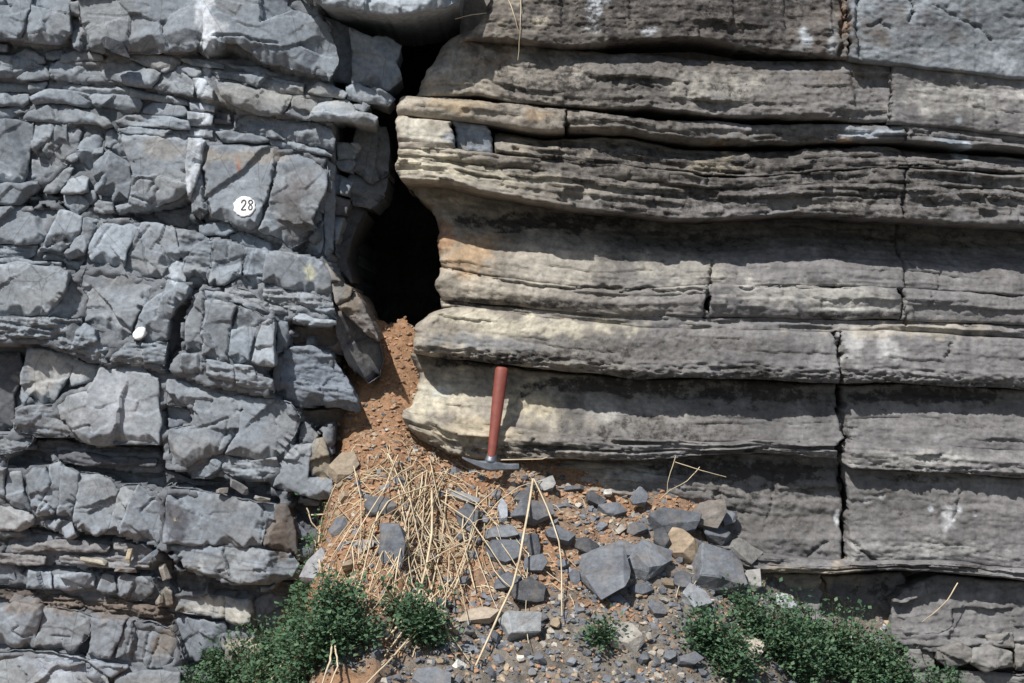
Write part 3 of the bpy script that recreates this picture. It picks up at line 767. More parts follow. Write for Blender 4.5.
    (9, .1, .1, {}, [(195, 471), (215, 459), (221, 460), (219, 472), (200, 479), (192, 477)]),
    (7, .1, .0, {'base': BLUE}, [(300, 425), (305, 422), (318, 435), (315, 442), (300, 444)]),
    (11, .1, .0, {'facets': 6}, [(282, 461), (296, 445), (312, 442), (309, 464), (308, 477), (331, 482), (333, 498), (320, 500), (295, 492), (272, 488), (276, 478)]),
    (9, .1, -.3, {'base': TAN}, [(313, 440), (322, 437), (330, 455), (332, 481), (312, 477), (309, 465)]),
    (8, .08, .0, {'facets': 5, 'base': BLUE, 'lam': .35}, [(277, 392), (284, 350), (310, 346), (330, 354), (345, 378), (358, 400), (360, 412), (355, 414), (340, 408), (318, 405), (300, 408), (288, 402)]),
    (-3, -.6, -.4, {'base': BROWN, 'facets': 3, 'back': .4}, [(303, 410), (330, 409), (345, 407), (358, 415), (350, 428), (338, 452), (332, 470), (322, 440), (308, 424)]),
    (6, .2, .0, {'base': DARK, 'lam': .6}, [(60, 452), (120, 457), (158, 458), (156, 467), (100, 465), (60, 460)]),
    (6.5, .3, .0, {'lam': .5, 'base': (0.2, 0.2, 0.205)}, [(10, 545), (60, 540), (112, 545), (108, 552), (50, 550), (8, 553)]),
    (7, .3, .0, {'lam': .5, 'base': (0.2, 0.2, 0.205)}, [(60, 556), (120, 556), (150, 562), (148, 568), (90, 566), (58, 562)]),
    (6.5, .3, .0, {'lam': .5, 'base': (0.19, 0.185, 0.185)}, [(-30, 553), (45, 557), (44, 565), (-30, 562)]),
    (6, .3, .0, {'lam': .5, 'base': (0.2, 0.2, 0.205)}, [(112, 541), (150, 549), (160, 556), (140, 557), (114, 551)]),
    # lower rows
    (9, .0, .0, {'base': PALE}, [(-90, 454), (4, 452), (4, 499), (-90, 500)]),
    (7, .05, .1, {}, [(6, 466), (20, 471), (25, 495), (33, 516), (20, 510), (6, 502)]),
    (8, .05, .1, {'rnd': 6}, [(24, 476), (32, 468), (45, 467), (51, 480), (44, 500), (38, 513), (32, 511), (26, 490)]),
    (8, .05, -.1, {}, [(48, 465), (55, 461), (62, 468), (61, 490), (58, 505), (52, 515), (39, 513), (45, 500), (52, 482)]),
    (9, .03, .05, {}, [(63, 468), (78, 473), (77, 495), (73, 508), (71, 519), (58, 515), (61, 495)]),
    (9.5, .04, .0, {'facets': 6}, [(79, 473), (95, 475), (110, 479), (118, 490), (113, 510), (108, 530), (98, 536), (80, 528), (74, 520), (74, 508), (79, 492)]),
    (9.5, .1, .45, {'base': PALE, 'facets': 2}, [(119, 487), (136, 485), (129, 500), (125, 520), (118, 534), (109, 530), (114, 508)]),
    (9, .03, -.25, {'facets': 6}, [(137, 485), (150, 490), (163, 498), (161, 515), (164, 530), (158, 546), (145, 545), (119, 535), (126, 515), (130, 500)]),
    (9, .2, .0, {'base': (0.24, 0.24, 0.238), 'rnd': 5}, [(-90, 505), (10, 506), (34, 517), (34, 525), (20, 531), (-90, 537)]),
    (8, .1, .0, {}, [(38, 525), (45, 520), (70, 521), (77, 536), (70, 538), (55, 532)]),
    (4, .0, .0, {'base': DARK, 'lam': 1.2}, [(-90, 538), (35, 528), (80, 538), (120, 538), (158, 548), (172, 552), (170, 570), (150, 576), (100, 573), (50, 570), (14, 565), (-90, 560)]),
    (6, .1, .0, {}, [(-90, 561), (13, 565), (15, 584), (-90, 588)]),
    (6, .05, .0, {}, [(28, 571), (50, 572), (52, 590), (28, 588)]),
    (6.5, .05, .0, {}, [(53, 575), (80, 571), (95, 575), (94, 588), (70, 592), (54, 590)]),
    (6, .05, .1, {}, [(97, 590), (103, 575), (112, 577), (115, 592), (108, 594)]),
    (8, .05, .0, {}, [(118, 578), (125, 573), (145, 578), (154, 586), (152, 593), (140, 602), (120, 598)]),
    (6, .1, .1, {'base': TAN}, [(157, 601), (165, 588), (172, 592), (172, 605), (160, 609)]),
    (5, .1, .0, {'base': BROWN, 'lam': 1.2}, [(-90, 589), (60, 592), (85, 598), (120, 601), (172, 611), (172, 625), (150, 622), (110, 617), (50, 606), (-90, 603)]),
    (9, .05, .05, {}, [(7, 608), (15, 602), (40, 606), (43, 612), (37, 630), (32, 648), (10, 646), (-90, 645), (-90, 606)]),
    (9, .05, .0, {}, [(45, 608), (75, 612), (90, 619), (88, 635), (72, 655), (50, 652), (34, 648), (40, 630)]),
    (5, .0, -.2, {'base': DARK}, [(73, 656), (88, 636), (91, 638), (86, 656)]),
    (9, .03, .0, {}, [(92, 618), (126, 620), (120, 640), (110, 660), (87, 656), (91, 638)]),
    (9, .03, -.05, {'facets': 6}, [(127, 621), (150, 624), (170, 630), (178, 645), (183, 662), (175, 668), (150, 670), (130, 665), (112, 660), (121, 640)]),
    (12, .35, .0, {'base': PALE, 'facets': 4}, [(-90, 658), (20, 652), (50, 655), (85, 661), (100, 672), (106, 684), (110, 760), (-90, 760)]),
    (10, .2, .0, {}, [(82, 660), (110, 663), (129, 668), (113, 677), (102, 672)]),
    (9, .1, .0, {}, [(116, 678), (140, 671), (180, 672), (180, 760), (110, 760)]),
    # big block over the bush
    (13, .06, .0, {'facets': 2, 'rough': .5, 'cut': .6}, [(168, 487), (190, 489), (235, 499), (262, 504), (275, 506), (275, 520), (265, 530), (262, 547), (245, 547), (215, 545), (185, 545), (163, 543), (165, 520), (164, 505)]),
    (13.5, .0, .0, {'facets': 8, 'lam': .2}, [(163, 545), (185, 547), (215, 547), (262, 549), (290, 553), (299, 565), (292, 578), (270, 585), (240, 583), (205, 574), (185, 567), (172, 553)]),
    (11.5, .0, -.35, {'base': (0.17, 0.155, 0.145)}, [(276, 506), (286, 505), (292, 520), (296, 545), (300, 562), (288, 553), (264, 548), (266, 532), (276, 521)]),
    (8, .2, .1, {'base': BLUE}, [(289, 519), (298, 525), (310, 535), (300, 543), (291, 546)]),
    (8, .0, -.2, {'base': DARK}, [(293, 547), (308, 537), (317, 540), (313, 556), (301, 562)]),
    (7, .1, .0, {'base': PALE}, [(181, 594), (205, 594), (223, 597), (223, 619), (205, 618), (177, 612)]),
    (5.5, .1, .0, {'base': PALE}, [(225, 596), (250, 600), (252, 610), (251, 623), (235, 624), (226, 622)]),
    (4, .0, .0, {'base': BLUE}, [(176, 616), (226, 622), (228, 655), (200, 662), (184, 662)]),
    (7, .3, .0, {'base': TAN}, [(226, 638), (262, 640), (268, 700), (226, 700)]),
    (3, -.2, .0, {'base': DARK, 'lam': .5}, [(172, 555), (190, 570), (240, 586), (292, 581), (290, 602), (250, 598), (180, 592)]),
    (4, -.2, .0, {'base': DARK, 'lam': .5}, [(166, 470), (195, 480), (262, 484), (333, 502), (310, 520), (275, 503), (235, 495), (168, 484)]),
    (2, .0, -.3, {'base': BLUE}, [(252, 600), (300, 585), (310, 640), (262, 640)]),
]

# wall of hill behind the blocks, seen only in the joints; runs on past the frame
def backing(name, x0, x1, z0, z1, y0, res, seed, base, amp, mat, deep_side, label):
    nx = int((x1 - x0) / res); nz = int((z1 - z0) / res)
    gx, gz = np.meshgrid(np.linspace(x0, x1, nx), np.linspace(z0, z1, nz))
    X, Z = gx.ravel(), gz.ravel()
    o = np.zeros_like(X)
    Y = y0 + amp * (fbm(X * 3, o, Z * 9, seed, 5, 0.55)) + amp * 0.8 * np.floor(3 * fbm(X * 1.2, o, (Z - 0.0) * 5, seed + 9, 2)) / 3
    # return into the gap
    edge = x1 if deep_side > 0 else x0
    k = np.abs(X - edge)
    Y = np.where(k < 1e-6, y0 + 3.0, Y)
    co = np.stack([X, Y, Z], 1)
    idx = np.arange(nx * nz).reshape(nz, nx)
    q = np.stack([idx[:-1, :-1], idx[:-1, 1:], idx[1:, 1:], idx[1:, :-1]], -1).reshape(-1, 4)
    px = X * PPM + 512; py = 341.5 - (Z - CZ) * PPM
    col = const_col(len(X), base)
    col[:, :3] *= (1 + 0.18 * fbm(X * 4, o, Z * 14, seed + 3, 3))[:, None]
    ob = np_mesh(name, co, q, col=col, mat=mat, origin=(0, 0, 0))
    return tagged(ob, label, kind='structure')


# the depth each block really gets: blocks of one bed keep one face
cen = [(sum(p[0] for p in L[4]) / len(L[4]), sum(p[1] for p in L[4]) / len(L[4])) for L in LEFT]
DEFF = []
for i, (d, pt, yw, op, pts) in enumerate(LEFT):
    if not (op.get('base') in (DARK, BROWN, BLUE) or d < 5):
        sm = sw = 0.0
        for j, L in enumerate(LEFT):
            if L[0] < 5 or L[3].get('base') in (DARK, BROWN, BLUE): continue
            ddx = (cen[j][0] - cen[i][0]) / 90; ddy = (cen[j][1] - cen[i][1] - .10 * (cen[j][0] - cen[i][0])) / 14
            wgt = math.exp(-ddx * ddx - ddy * ddy)
            sm += wgt * L[0]; sw += wgt
        d = .22 * d + .78 * sm / sw
    DEFF.append(.085 + (d / 100.0 - .085) * 1.45)


def left_backing():
    """rock between the blocks: lies a finger's width behind the nearest block, so joints are tight"""
    xs = np.concatenate([np.linspace(-5.0, -1.92, 120), np.arange(-1.91, (336 - 512) / PPM, 2.4 / PPM), [(337 - 512) / PPM] * 1])
    zs = np.concatenate([np.linspace(0, .40, 14), np.arange(.41, 2.62, 2.4 / PPM), np.linspace(2.63, 3.6, 30)])
    GX_, GZ_ = np.meshgrid(xs, zs)
    X, Z = GX_.ravel(), GZ_.ravel()
    o = np.zeros_like(X)
    kk = (DIST - .06) / DIST / PPM
    px = X / kk + 512; py = 341.5 - (Z - CZ) / kk
    best = np.full(X.shape, 9e9); bdv = np.full(X.shape, .06)
    for L, de in zip(LEFT, DEFF):
        P = rough_outline(L[4])
        m = (px > P[:, 0].min() - 14) & (px < P[:, 0].max() + 14) & (py > P[:, 1].min() - 14) & (py < P[:, 1].max() + 14)
        if not m.any(): continue
        mi = np.nonzero(m)[0]
        dd = np.min((px[mi][:, None] - P[None, :, 0]) ** 2 + (py[mi][:, None] - P[None, :, 1]) ** 2, axis=1)
        c_ = P.mean(axis=0)
        up = dd < best[mi]
        best[mi[up]] = dd[up]; bdv[mi[up]] = de
    far = smooth(3, 12, np.sqrt(np.minimum(best, 1e6)))
    Hh = bdv - .020 - .03 * far + .008 * fbm(px / 14, py / 9, o, 210, 3) + .006 * np.floor(3 * fbm(px / 30, py / 7, o, 211, 2)) / 3
    Y = -Hh
    Y = np.where(X > (336.5 - 512) / PPM, 3.0, Y)
    co = np.stack([X, Y, Z], 1)
    nx, nz = len(xs), len(zs)
    idx = np.arange(nx * nz).reshape(nz, nx)
    q = np.stack([idx[:-1, :-1], idx[:-1, 1:], idx[1:, 1:], idx[1:, :-1]], -1).reshape(-1, 4)
    col = const_col(len(X), (0.145, 0.157, 0.172))
    col[:, :3] *= (1 + 0.18 * fbm(X * 6, o, Z * 18, 203, 3))[:, None]
    col = apply_stains(px, py, col, STAINS_SHADE_L, 61)
    ob = np_mesh('blocky_cliff', co, q, col=col, mat=M_GREY, origin=(0, 0, 0))
    return tagged(ob, 'fractured blue-grey cliff of blocks left of the dark gap', kind='structure')


left = left_backing()
M1 = None; DABBLOCK = None
for i, (d, pt, yw, op, pts) in enumerate(LEFT):
    if not (op.get('base') in (DARK, BROWN, BLUE) or d < 5):
        pt *= .8; yw *= .7
    o = rock_block(pts, DEFF[i], pt, yw, parent=left, **op)
    if pts[0] == (210, 145): M1 = o
    if pts[0] == (166, 280): DABBLOCK = o

# coarser blocks where the cliff goes on beyond the picture (same building method, bigger mesh steps)
rx = random.Random(4)
for row in range(12):
    yb = -60 + row * 66
    x = -95
    while x > -900:
        w = rx.uniform(70, 190); h = 62 + rx.uniform(-6, 2)
        j = lambda: rx.uniform(-5, 5)
        rock_block([(x - w, yb + j()), (x - w * .5, yb + j()), (x - 3, yb + 4 + j()), (x - 3, yb + h + j()), (x - w * .6, yb + h + j()), (x - w, yb + h + j())],
                   rx.uniform(.05, .13), .06, 0, parent=left, spacing=5.0, facets=5)
        x -= w + 2

# ------------------------------------------------------------------ bedded cliff (right of the gap)
right = backing('bedded_cliff', (452 - 512) / PPM, 5.0, 0.0, 3.6, 0.16, 0.02, 300, (0.20, 0.19, 0.18), 0.02, M_BED, -1, 'smooth weathered cliff of long rock beds right of the gap')


def interp(pl, x):
    a = np.array(pl, float)
    return np.interp(x, a[:, 0], a[:, 1])


CRACKS_R = [
    ([(904, 130), (906, 170), (902, 215), (899, 255), (901, 290), (906, 326)], 1.9, .022), ([(709, 262), (708, 285), (703, 318)], 2.0, .022), ([(890, 66), (892, 95), (889, 126)], 1.8, .02),
    ([(440, 268), (480, 276), (520, 284), (560, 289), (620, 288)], 1.7, .016), ([(600, 286), (620, 292), (640, 288), (662, 292), (700, 289)], 1.7, .016), ([(740, 289), (780, 287), (850, 288)], 1.5, .014),
    ([(936, 273), (932, 288), (928, 305)], 1.5, .010), ([(951, 344), (947, 352), (944, 358)], 1.5, .010), ([(836, 334), (841, 355), (843, 380), (838, 410), (846, 440), (842, 480), (846, 520), (848, 562)], 3.2, .05),
    ([(848, 540), (862, 550), (876, 562)], 2.4, .018), ([(826, 540), (812, 548), (806, 556)], 2.2, .015), ([(720, 480), (714, 500), (706, 520)], 1.8, .010), ([(776, 470), (772, 500), (762, 530)], 1.8, .008),
    ([(858, 0), (856, 30), (860, 60)], 2.0, .02), ([(840, -10), (843, 20), (838, 60)], 2.4, .03), ([(910, 0), (912, 14), (908, 24)], 2.0, .014), ([(930, 6), (950, 16), (975, 26), (990, 40)], 1.6, .010), ([(866, 28), (880, 22), (890, 30)], 1.6, .010),
    ([(700, 168), (712, 176), (706, 186)], 1.6, .01), ([(560, 140), (563, 158)], 1.6, .012), ([(520, 342), (570, 350), (620, 352)], 1.4, .006), ([(512, 406), (520, 398), (527, 392)], 1.5, .010),
    ([(885, 370), (882, 390)], 1.4, .008), ([(960, 490), (956, 510), (950, 520)], 1.5, .010), ([(480, 60), (500, 66), (540, 70)], 1.3, .006), ([(620, 95), (640, 88), (660, 92)], 1.4, .008),
]


def bed(top, bot, xl, xr, d, prof, amp=.03, lend='gap', rend='open', rnd=10, lam=.5, roughlip=0.0, base=None, seed=1,
        dxs=1.8, rough=1.0, name='rock_bed', amp_x=None, lump=1.0, nlam=3, lama=.006):
    """one bed: top and bottom lines in px, left edge xl(py) and right edge xr, profile of (t, forward 0..1) from top to bottom"""
    sd_ = 900 + seed * 13
    hmean = np.mean([p[1] for p in bot]) - np.mean([p[1] for p in top])
    nt = max(6, int(hmean / 1.15))
    t = np.linspace(0, 1, nt)
    xlv = min(p[0] for p in xl) if isinstance(xl, list) else xl
    nu = max(6, int((xr - xlv) / dxs))
    u = np.linspace(0, 1, nu)
    U, T = np.meshgrid(u, t)
    # first guess of py at left edge to read the left outline
    yt0 = interp(top, xlv); yb0 = interp(bot, xlv)
    if isinstance(xl, list):
        a = np.array(sorted([(p[1], p[0]) for p in xl]), float)
        XL = np.interp(yt0 + T * (yb0 - yt0), a[:, 0], a[:, 1])
    else:
        XL = np.full(U.shape, float(xl))
    yap = yt0 + T * (yb0 - yt0)
    jag = (1.6 if lend == 'gap' else 3.0) * fbm(0 * T, yap / 13, 0 * T, 940, 4, .6)
    jagr = 3.0 * fbm(0 * T, yap / 13, 0 * T, 940, 4, .6) * (rend == 'joint')
    X = XL + jag * (1 - U) + U * (xr + jagr - XL)
    zz = np.zeros_like(X)
    wig = 1.5 * fbm(X / 40, zz, zz + seed * .7, 21, 3, .6)
    wob = 1.3 * fbm(X / 40, zz + 4, zz + seed * .7 + 5, 22, 3, .6)
    YT = interp(top, X) + wig; YB = interp(bot, X) + wob
    Y = YT + T * (YB - YT)
    m_ = 1 / PPM
    tp = np.array([p[0] for p in prof]); fp = np.array([p[1] for p in prof])
    Tw = np.clip(T + 0.06 * fbm(X / 70, Y / 30, zz, sd_, 2), 0, 1)
    A = amp if amp_x is None else interp(amp_x, X)
    H = d + A * np.interp(Tw, tp, fp)
    # soften the profile corners a little with a running mean down the rows
    for _ in range(2):
        H[1:-1] = (H[:-2] + 2 * H[1:-1] + H[2:]) / 4
    # laminae: thin ledges that come and go along the bed
    rgl = np.random.default_rng(sd_)
    tb_ = np.sort(rgl.uniform(.06, .97, nlam))
    Tl = T + .035 * fbm(X / 60, zz, zz + 8, sd_ + 30, 3, .6)
    ki = np.searchsorted(tb_, Tl.ravel()).reshape(Tl.shape)
    off = lama * 1.5 * fbm(X / 85 + ki * 7.3, zz + ki * 3.1, zz, sd_ + 31, 3, .6)
    thr = fbm(X / 50 + ki * 2.7, zz + ki * 9.1, zz, sd_ + 32, 2)
    H = H + np.where(thr > -.35, off, off - lama * 1.2)
    H = H + lump * (0.007 * fbm(X / 120, Y / 40, zz, sd_ + 1, 3) ) + rough * (0.0014 * fbm(X / 18, Y / 13, zz, sd_ + 2, 3, .6) + 0.0020 * fbm(X / 5, Y / 4, zz, sd_ + 3, 3, .7)) - rough * .006 * np.clip(fbm(X / 7, Y / 4.5, zz, sd_ + 33, 2) - .75, 0, 1)
    if lam > 0:
        yy = Y - interp(top, X) * .6 - interp(bot, X) * .4
        l1 = fbm(X / 110, yy / 4.0, zz, sd_ + 4, 3, .6)
        l2 = np.floor(2.5 * fbm(X / 120, yy / 8.0, zz, sd_ + 5, 2)) / 2.5
        H = H + lam * (0.0035 * l1 + 0.007 * l2)
    if roughlip > 0:
        wl = smooth(.60, .85, T)
        rr = 1 - np.abs(fbm(X / 20, Y / 4.0, zz, sd_ + 6, 4, .65))
        H = H + roughlip * wl * (0.011 * (rr - .7) + .002 * fbm(X / 5, Y / 3, zz, sd_ + 7, 2))
    # blunt edge at top and bottom
    rr = np.minimum(T, 1 - T) * (YB - YT)
    e = np.clip(1 - rr / 3.0, 0, 1)
    H = H - 0.010 * (1 - np.sqrt(1 - .98 * e * e))
    for pl, cw, cd in CRACKS_R:
        for a_, b_ in zip(pl[:-1], pl[1:]):
            if max(a_[0], b_[0]) < X.min() - 4 or min(a_[0], b_[0]) > X.max() + 4 or max(a_[1], b_[1]) < Y.min() - 4 or min(a_[1], b_[1]) > Y.max() + 4: continue
            dd, _, _ = seg_dist(X + 1.8 * fbm(X / 9, Y / 9, zz, 45, 3), Y + 1.2 * fbm(X / 9, Y / 9, zz + 4, 46, 3), a_, b_)
            H = H - cd * np.clip(1 - (dd / cw) ** 2, 0, 1)
    # ends
    R = rnd
    if lend in ('gap', 'joint'):
        r = R if lend == 'gap' else 1.6
        r = r * (1 + .4 * fbm(zz, Y / 14, zz + 3, sd_ + 8, 2))
        e = np.clip(1 - (X - XL - jag) / r, 0, 1)
        H = H - r * m_ * 1.4 * (1 - np.sqrt(1 - .985 * e * e))
    if rend == 'joint':
        r = 1.6
        e = np.clip(1 - (xr + jagr - X) / r, 0, 1)
        H = H - r * m_ * 1.5 * (1 - np.sqrt(1 - .985 * e * e))
    k = (DIST - d) / DIST * m_
    WX = (X - 512) * k; WZ = CZ - (Y - 341.5) * k; WY = -H
    # wrap rows (top, bottom going back)
    def padrow(A_, off=None):
        return A_
    deep = 0.24
    rows_x = [WX[0], WX[0]] ; rows_y = [np.full(nu, deep), WY[0] * .4 + .6 * 0.05]; rows_z = [WZ[0] - .004, WZ[0] - .001]
    WX = np.vstack([rows_x[0], rows_x[1], WX, WX[-1], WX[-1]])
    WY = np.vstack([rows_y[0], np.maximum(rows_y[1], WY[0] + .012), WY, np.maximum(WY[-1] * .4 + .03, WY[-1] + .012), np.full(nu, deep)])
    WZ = np.vstack([rows_z[0], rows_z[1], WZ, WZ[-1] + .001, WZ[-1] + .004])
    PX = np.vstack([X[0], X[0], X, X[-1], X[-1]]); PY = np.vstack([Y[0], Y[0], Y, Y[-1], Y[-1]])
    nr = WX.shape[0]
    # left end going back into the gap
    back = 0.95 if lend == 'gap' else 0.2
    lx, ly, lz, lpx, lpy = [], [], [], [], []
    for f in (1.0, .6, .33, .16, .06):
        yv = np.maximum(WY[:, 0], WY[:, 0] * (1 - f) + f * back)
        lx.append(WX[:, 0] + .012 * fbm(yv * 9, WZ[:, 0] * 14, 0 * yv, sd_ + 9, 3) * min(1, f * 3) + 0.03 * f * (lend == 'gap')); ly.append(yv); lz.append(WZ[:, 0]); lpx.append(PX[:, 0]); lpy.append(PY[:, 0])
    WX = np.column_stack(lx + [WX]); WY = np.column_stack(ly + [WY]); WZ = np.column_stack(lz + [WZ])
    PX = np.column_stack(lpx + [PX]); PY = np.column_stack(lpy + [PY])
    # right end going back
    WX = np.column_stack([WX, WX[:, -1]]); WZ = np.column_stack([WZ, WZ[:, -1]]); WY = np.column_stack([WY, np.full(nr, .2)])
    PX = np.column_stack([PX, PX[:, -1]]); PY = np.column_stack([PY, PY[:, -1]])
    nc = WX.shape[1]
    co = np.stack([WX.ravel(), WY.ravel(), WZ.ravel()], 1)
    idx = np.arange(nr * nc).reshape(nr, nc)
    q = np.stack([idx[:-1, :-1], idx[1:, :-1], idx[1:, 1:], idx[:-1, 1:]], -1).reshape(-1, 4)
    pxx, pyy = PX.ravel(), PY.ravel()
    f = smooth(430, 760, pxx + 60 * fbm(pxx / 60, pyy / 30, 0 * pxx, 55, 3))[:, None]
    b0 = np.array((0.285, 0.255, 0.21)) if base is None else np.array(base)
    b1 = np.array((0.165, 0.160, 0.160)) if base is None else np.array(base)
    col = np.zeros((len(co), 4)); col[:, :3] = b0 * (1 - f) + b1 * f
    tv = 1 + .12 * fbm(pxx / 90, pyy / 5, 0 * pxx, 57, 3)
    col[:, :3] *= tv[:, None]
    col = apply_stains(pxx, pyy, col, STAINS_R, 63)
    col = apply_lichen_shade(pxx, pyy, col)
    return np_mesh(name, co, q, col=col, mat=M_BED, parent=right)


# bed lines, picture px, from the gap to the right (carried on past the frame)
L0b = [(455, 40), (520, 45), (560, 49), (600, 47), (640, 43), (700, 41), (760, 50), (800, 55), (845, 60), (900, 66), (950, 71), (1010, 78), (1250, 100)]
L1t = [(410, 60), (470, 34), (520, 47), (560, 51), (600, 54), (660, 58), (720, 63), (800, 64), (845, 63), (900, 67), (950, 72), (1010, 79), (1250, 101)]
L1b = [(400, 97), (480, 99), (540, 106), (600, 112), (650, 112), (700, 118), (760, 120), (810, 121), (850, 125), (890, 123), (950, 129), (1010, 135), (1250, 152)]
L2t = [(395, 98), (480, 101), (540, 109), (600, 117), (650, 123), (700, 125), (760, 127), (810, 127), (890, 127), (950, 131), (1010, 137), (1250, 154)]
L2b = [(395, 115), (450, 118), (500, 125), (540, 132), (570, 132), (610, 132), (650, 138), (700, 146), (760, 145), (810, 142), (890, 142), (950, 147), (1010, 151), (1250, 166)]
L3b = [(395, 148), (450, 151), (500, 156), (560, 161), (620, 168), (700, 176), (760, 178), (820, 172), (890, 170), (950, 172), (1010, 176), (1250, 190)]
L4b = [(395, 157), (450, 161), (500, 168), (560, 174), (620, 181), (700, 188), (760, 189), (820, 186), (890, 186), (950, 188), (1010, 192), (1250, 205)]
L5b = [(400, 181), (450, 185), (500, 196), (540, 203), (600, 211), (650, 217), (700, 220), (760, 216), (820, 216), (900, 221), (960, 224), (1010, 227), (1250, 238)]
L6b = [(430, 268), (480, 276), (520, 282), (560, 287), (620, 291), (660, 289), (708, 286), (780, 288), (850, 288), (900, 290), (1010, 296), (1250, 306)]
L6c = [(430, 298), (480, 303), (520, 308), (560, 311), (640, 316), (708, 317), (800, 318), (900, 320), (1010, 325), (1250, 335)]
L7b = [(430, 306), (500, 313), (560, 321), (640, 329), (700, 331), (840, 332), (900, 333), (1010, 339), (1250, 349)]
L8b = [(412, 352), (450, 358), (500, 365), (560, 372), (640, 378), (700, 377), (760, 380), (838, 384), (900, 383), (1010, 389), (1250, 399)]
L9m = [(404, 412), (450, 424), (500, 427), (560, 436), (640, 440), (700, 443), (760, 441), (840, 444), (900, 446), (1010, 452), (1250, 460)]
L9b = [(404, 432), (450, 455), (500, 461), (560, 458), (640, 461), (700, 455), (760, 453), (838, 458), (850, 468), (900, 470), (1010, 478), (1250, 486)]
LAb = [(470, 475), (560, 490), (640, 500), (700, 535), (760, 557), (838, 563), (900, 561), (960, 564), (1010, 569), (1250, 580)]
LBb = [(700, 560), (760, 573), (838, 573), (900, 570), (960, 573), (1010, 579), (1250, 590)]


def sh(line, dy):
    return [(x, y + dy) for x, y in line]


topline = [(400, -70), (1250, -70)]
# profiles
FLAT = [(0, .6), (.3, .9), (.7, 1), (1, .8)]
LIPB = [(0, .0), (.25, .25), (.6, .6), (.85, 1), (1, .95)]
ROUND = [(0, .5), (.2, .85), (.5, 1), (.8, .9), (1, .5)]
CONC = [(0, -.5), (.25, -.2), (.55, .35), (.85, .85), (1, 1)]
# top bed
bed(topline, L0b, [(492, -70), (490, 0), (478, 24), (462, 41)], 846, .06, LIPB, .05, rend='joint', seed=1, nlam=5, lama=0.010, lam=.5, rough=1.6)
bed(topline, L0b, 849, 1250, .10, FLAT, .02, lend='joint', seed=2, nlam=2, lama=0.004, lam=.0, base=(0.19, 0.21, 0.228), rough=1.2)
bed(sh(L1t, -3), L1b, [(470, 34), (455, 42), (432, 66), (413, 97)], 888, .03, [(0, .0), (.25, .5), (.6, .9), (1, 1)], .065, amp_x=[(400, .06), (560, .06), (620, .10), (690, .10), (740, .065), (780, .095), (830, .095), (860, .05)], rend='joint', seed=3, nlam=5, lama=0.008, lam=.35, rnd=16, rough=1.6)
bed(sh(L1t, -3), L1b, 890, 1250, .085, FLAT, .015, lend='joint', seed=4, nlam=4, lama=.004, lam=.2)
bed(sh(L2t, -3.2), L2b, [(400, 98), (397, 107), (399, 116)], 567, .085, ROUND, .022, rend='joint', seed=5, lam=.25, rnd=9, rough=1.3)
bed(sh(L2t, -3.2), L2b, 568, 1250, .055, ROUND, .035, amp_x=[(568, .04), (610, .07), (680, .07), (720, .03), (1250, .035)], lend='joint', seed=6, nlam=4, lama=0.010, lam=.7, rough=1.5)
bed(sh(L2b, 1.5), L3b, [(397, 117), (395, 130), (397, 148)], 452, .095, ROUND, .016, rend='joint', seed=7, lam=.2, rnd=8)
bed(sh(L2b, 1.5), L3b, 454, 490, .045, FLAT, .01, lend='joint', rend='joint', seed=8, lam=.3, base=(0.27, 0.30, 0.34))
bed(sh(L2b, 5), L3b, 492, 1250, .03, [(0, -.4), (.3, .2), (.6, .8), (1, 1)], .055, lend='joint', seed=9, nlam=7, lama=0.014, lam=.8, rough=1.6)
bed(sh(L3b, -1.6), L4b, [(396, 149), (395, 152), (397, 157)], 1250, .085, ROUND, .02, seed=10, nlam=3, lama=0.010, lam=.6, rnd=8, rough=1.4)
bed(sh(L4b, -1.6), L5b, [(395, 158), (394, 168), (402, 181)], 1250, .085, [(0, .35), (.3, .6), (.7, .75), (.9, 1), (1, .9)], .035, seed=11, nlam=7, lama=0.012, lam=.7, rnd=10, rough=1.5)
# recess under the lip
bed(sh(L5b, 1), L6b, [(404, 181), (428, 205), (437, 225), (441, 268)], 1250, -.045, [(0, -.8), (.25, -.5), (.5, .3), (.8, .95), (1, 1)], .085, seed=12, nlam=5, lama=.003, lam=.3, rnd=14)
bed(sh(L6b, -1.6), L6c, [(438, 269), (436, 285), (440, 299)], 706.8, .03, [(0, .6), (.45, 1), (.8, .5), (1, -.2)], .025, rend='joint', seed=13, nlam=3, lama=.0025, lam=.25, rnd=12)
bed(sh(L6b, -1.6), L6c, 707.5, 899, .03, [(0, .6), (.5, 1), (.8, .7), (1, .2)], .02, lend='joint', rend='joint', seed=14, lam=.25)
bed(sh(L6b, -1.6), L6c, 901, 1250, .03, FLAT, .02, lend='joint', seed=15, lam=.25)
bed(sh(L6c, -1.6), L7b, [(438, 299), (440, 306)], 1250, .01, [(0, .1), (.5, .7), (1, 1)], .025, seed=16, nlam=3, lama=0.006, lam=.7, roughlip=.4, rnd=10)
# the wrinkled-lip bed
bed(sh(L7b, -1.6), L8b, [(446, 306), (428, 313), (416, 324), (413, 338), (413, 352)], 838, .045, [(0, .15), (.25, .55), (.6, .8), (.85, 1.05), (.95, .8), (1, .4)], .04, rend='joint', seed=17, nlam=4, lama=.0025, lam=.2, roughlip=1.7, rnd=14)
bed(sh(L7b, -1.6), L8b, 840, 1250, .045, [(0, .3), (.25, .6), (.6, .8), (.85, 1.05), (1, .6)], .035, lend='joint', seed=18, nlam=4, lama=.0025, lam=.2, roughlip=1.5)
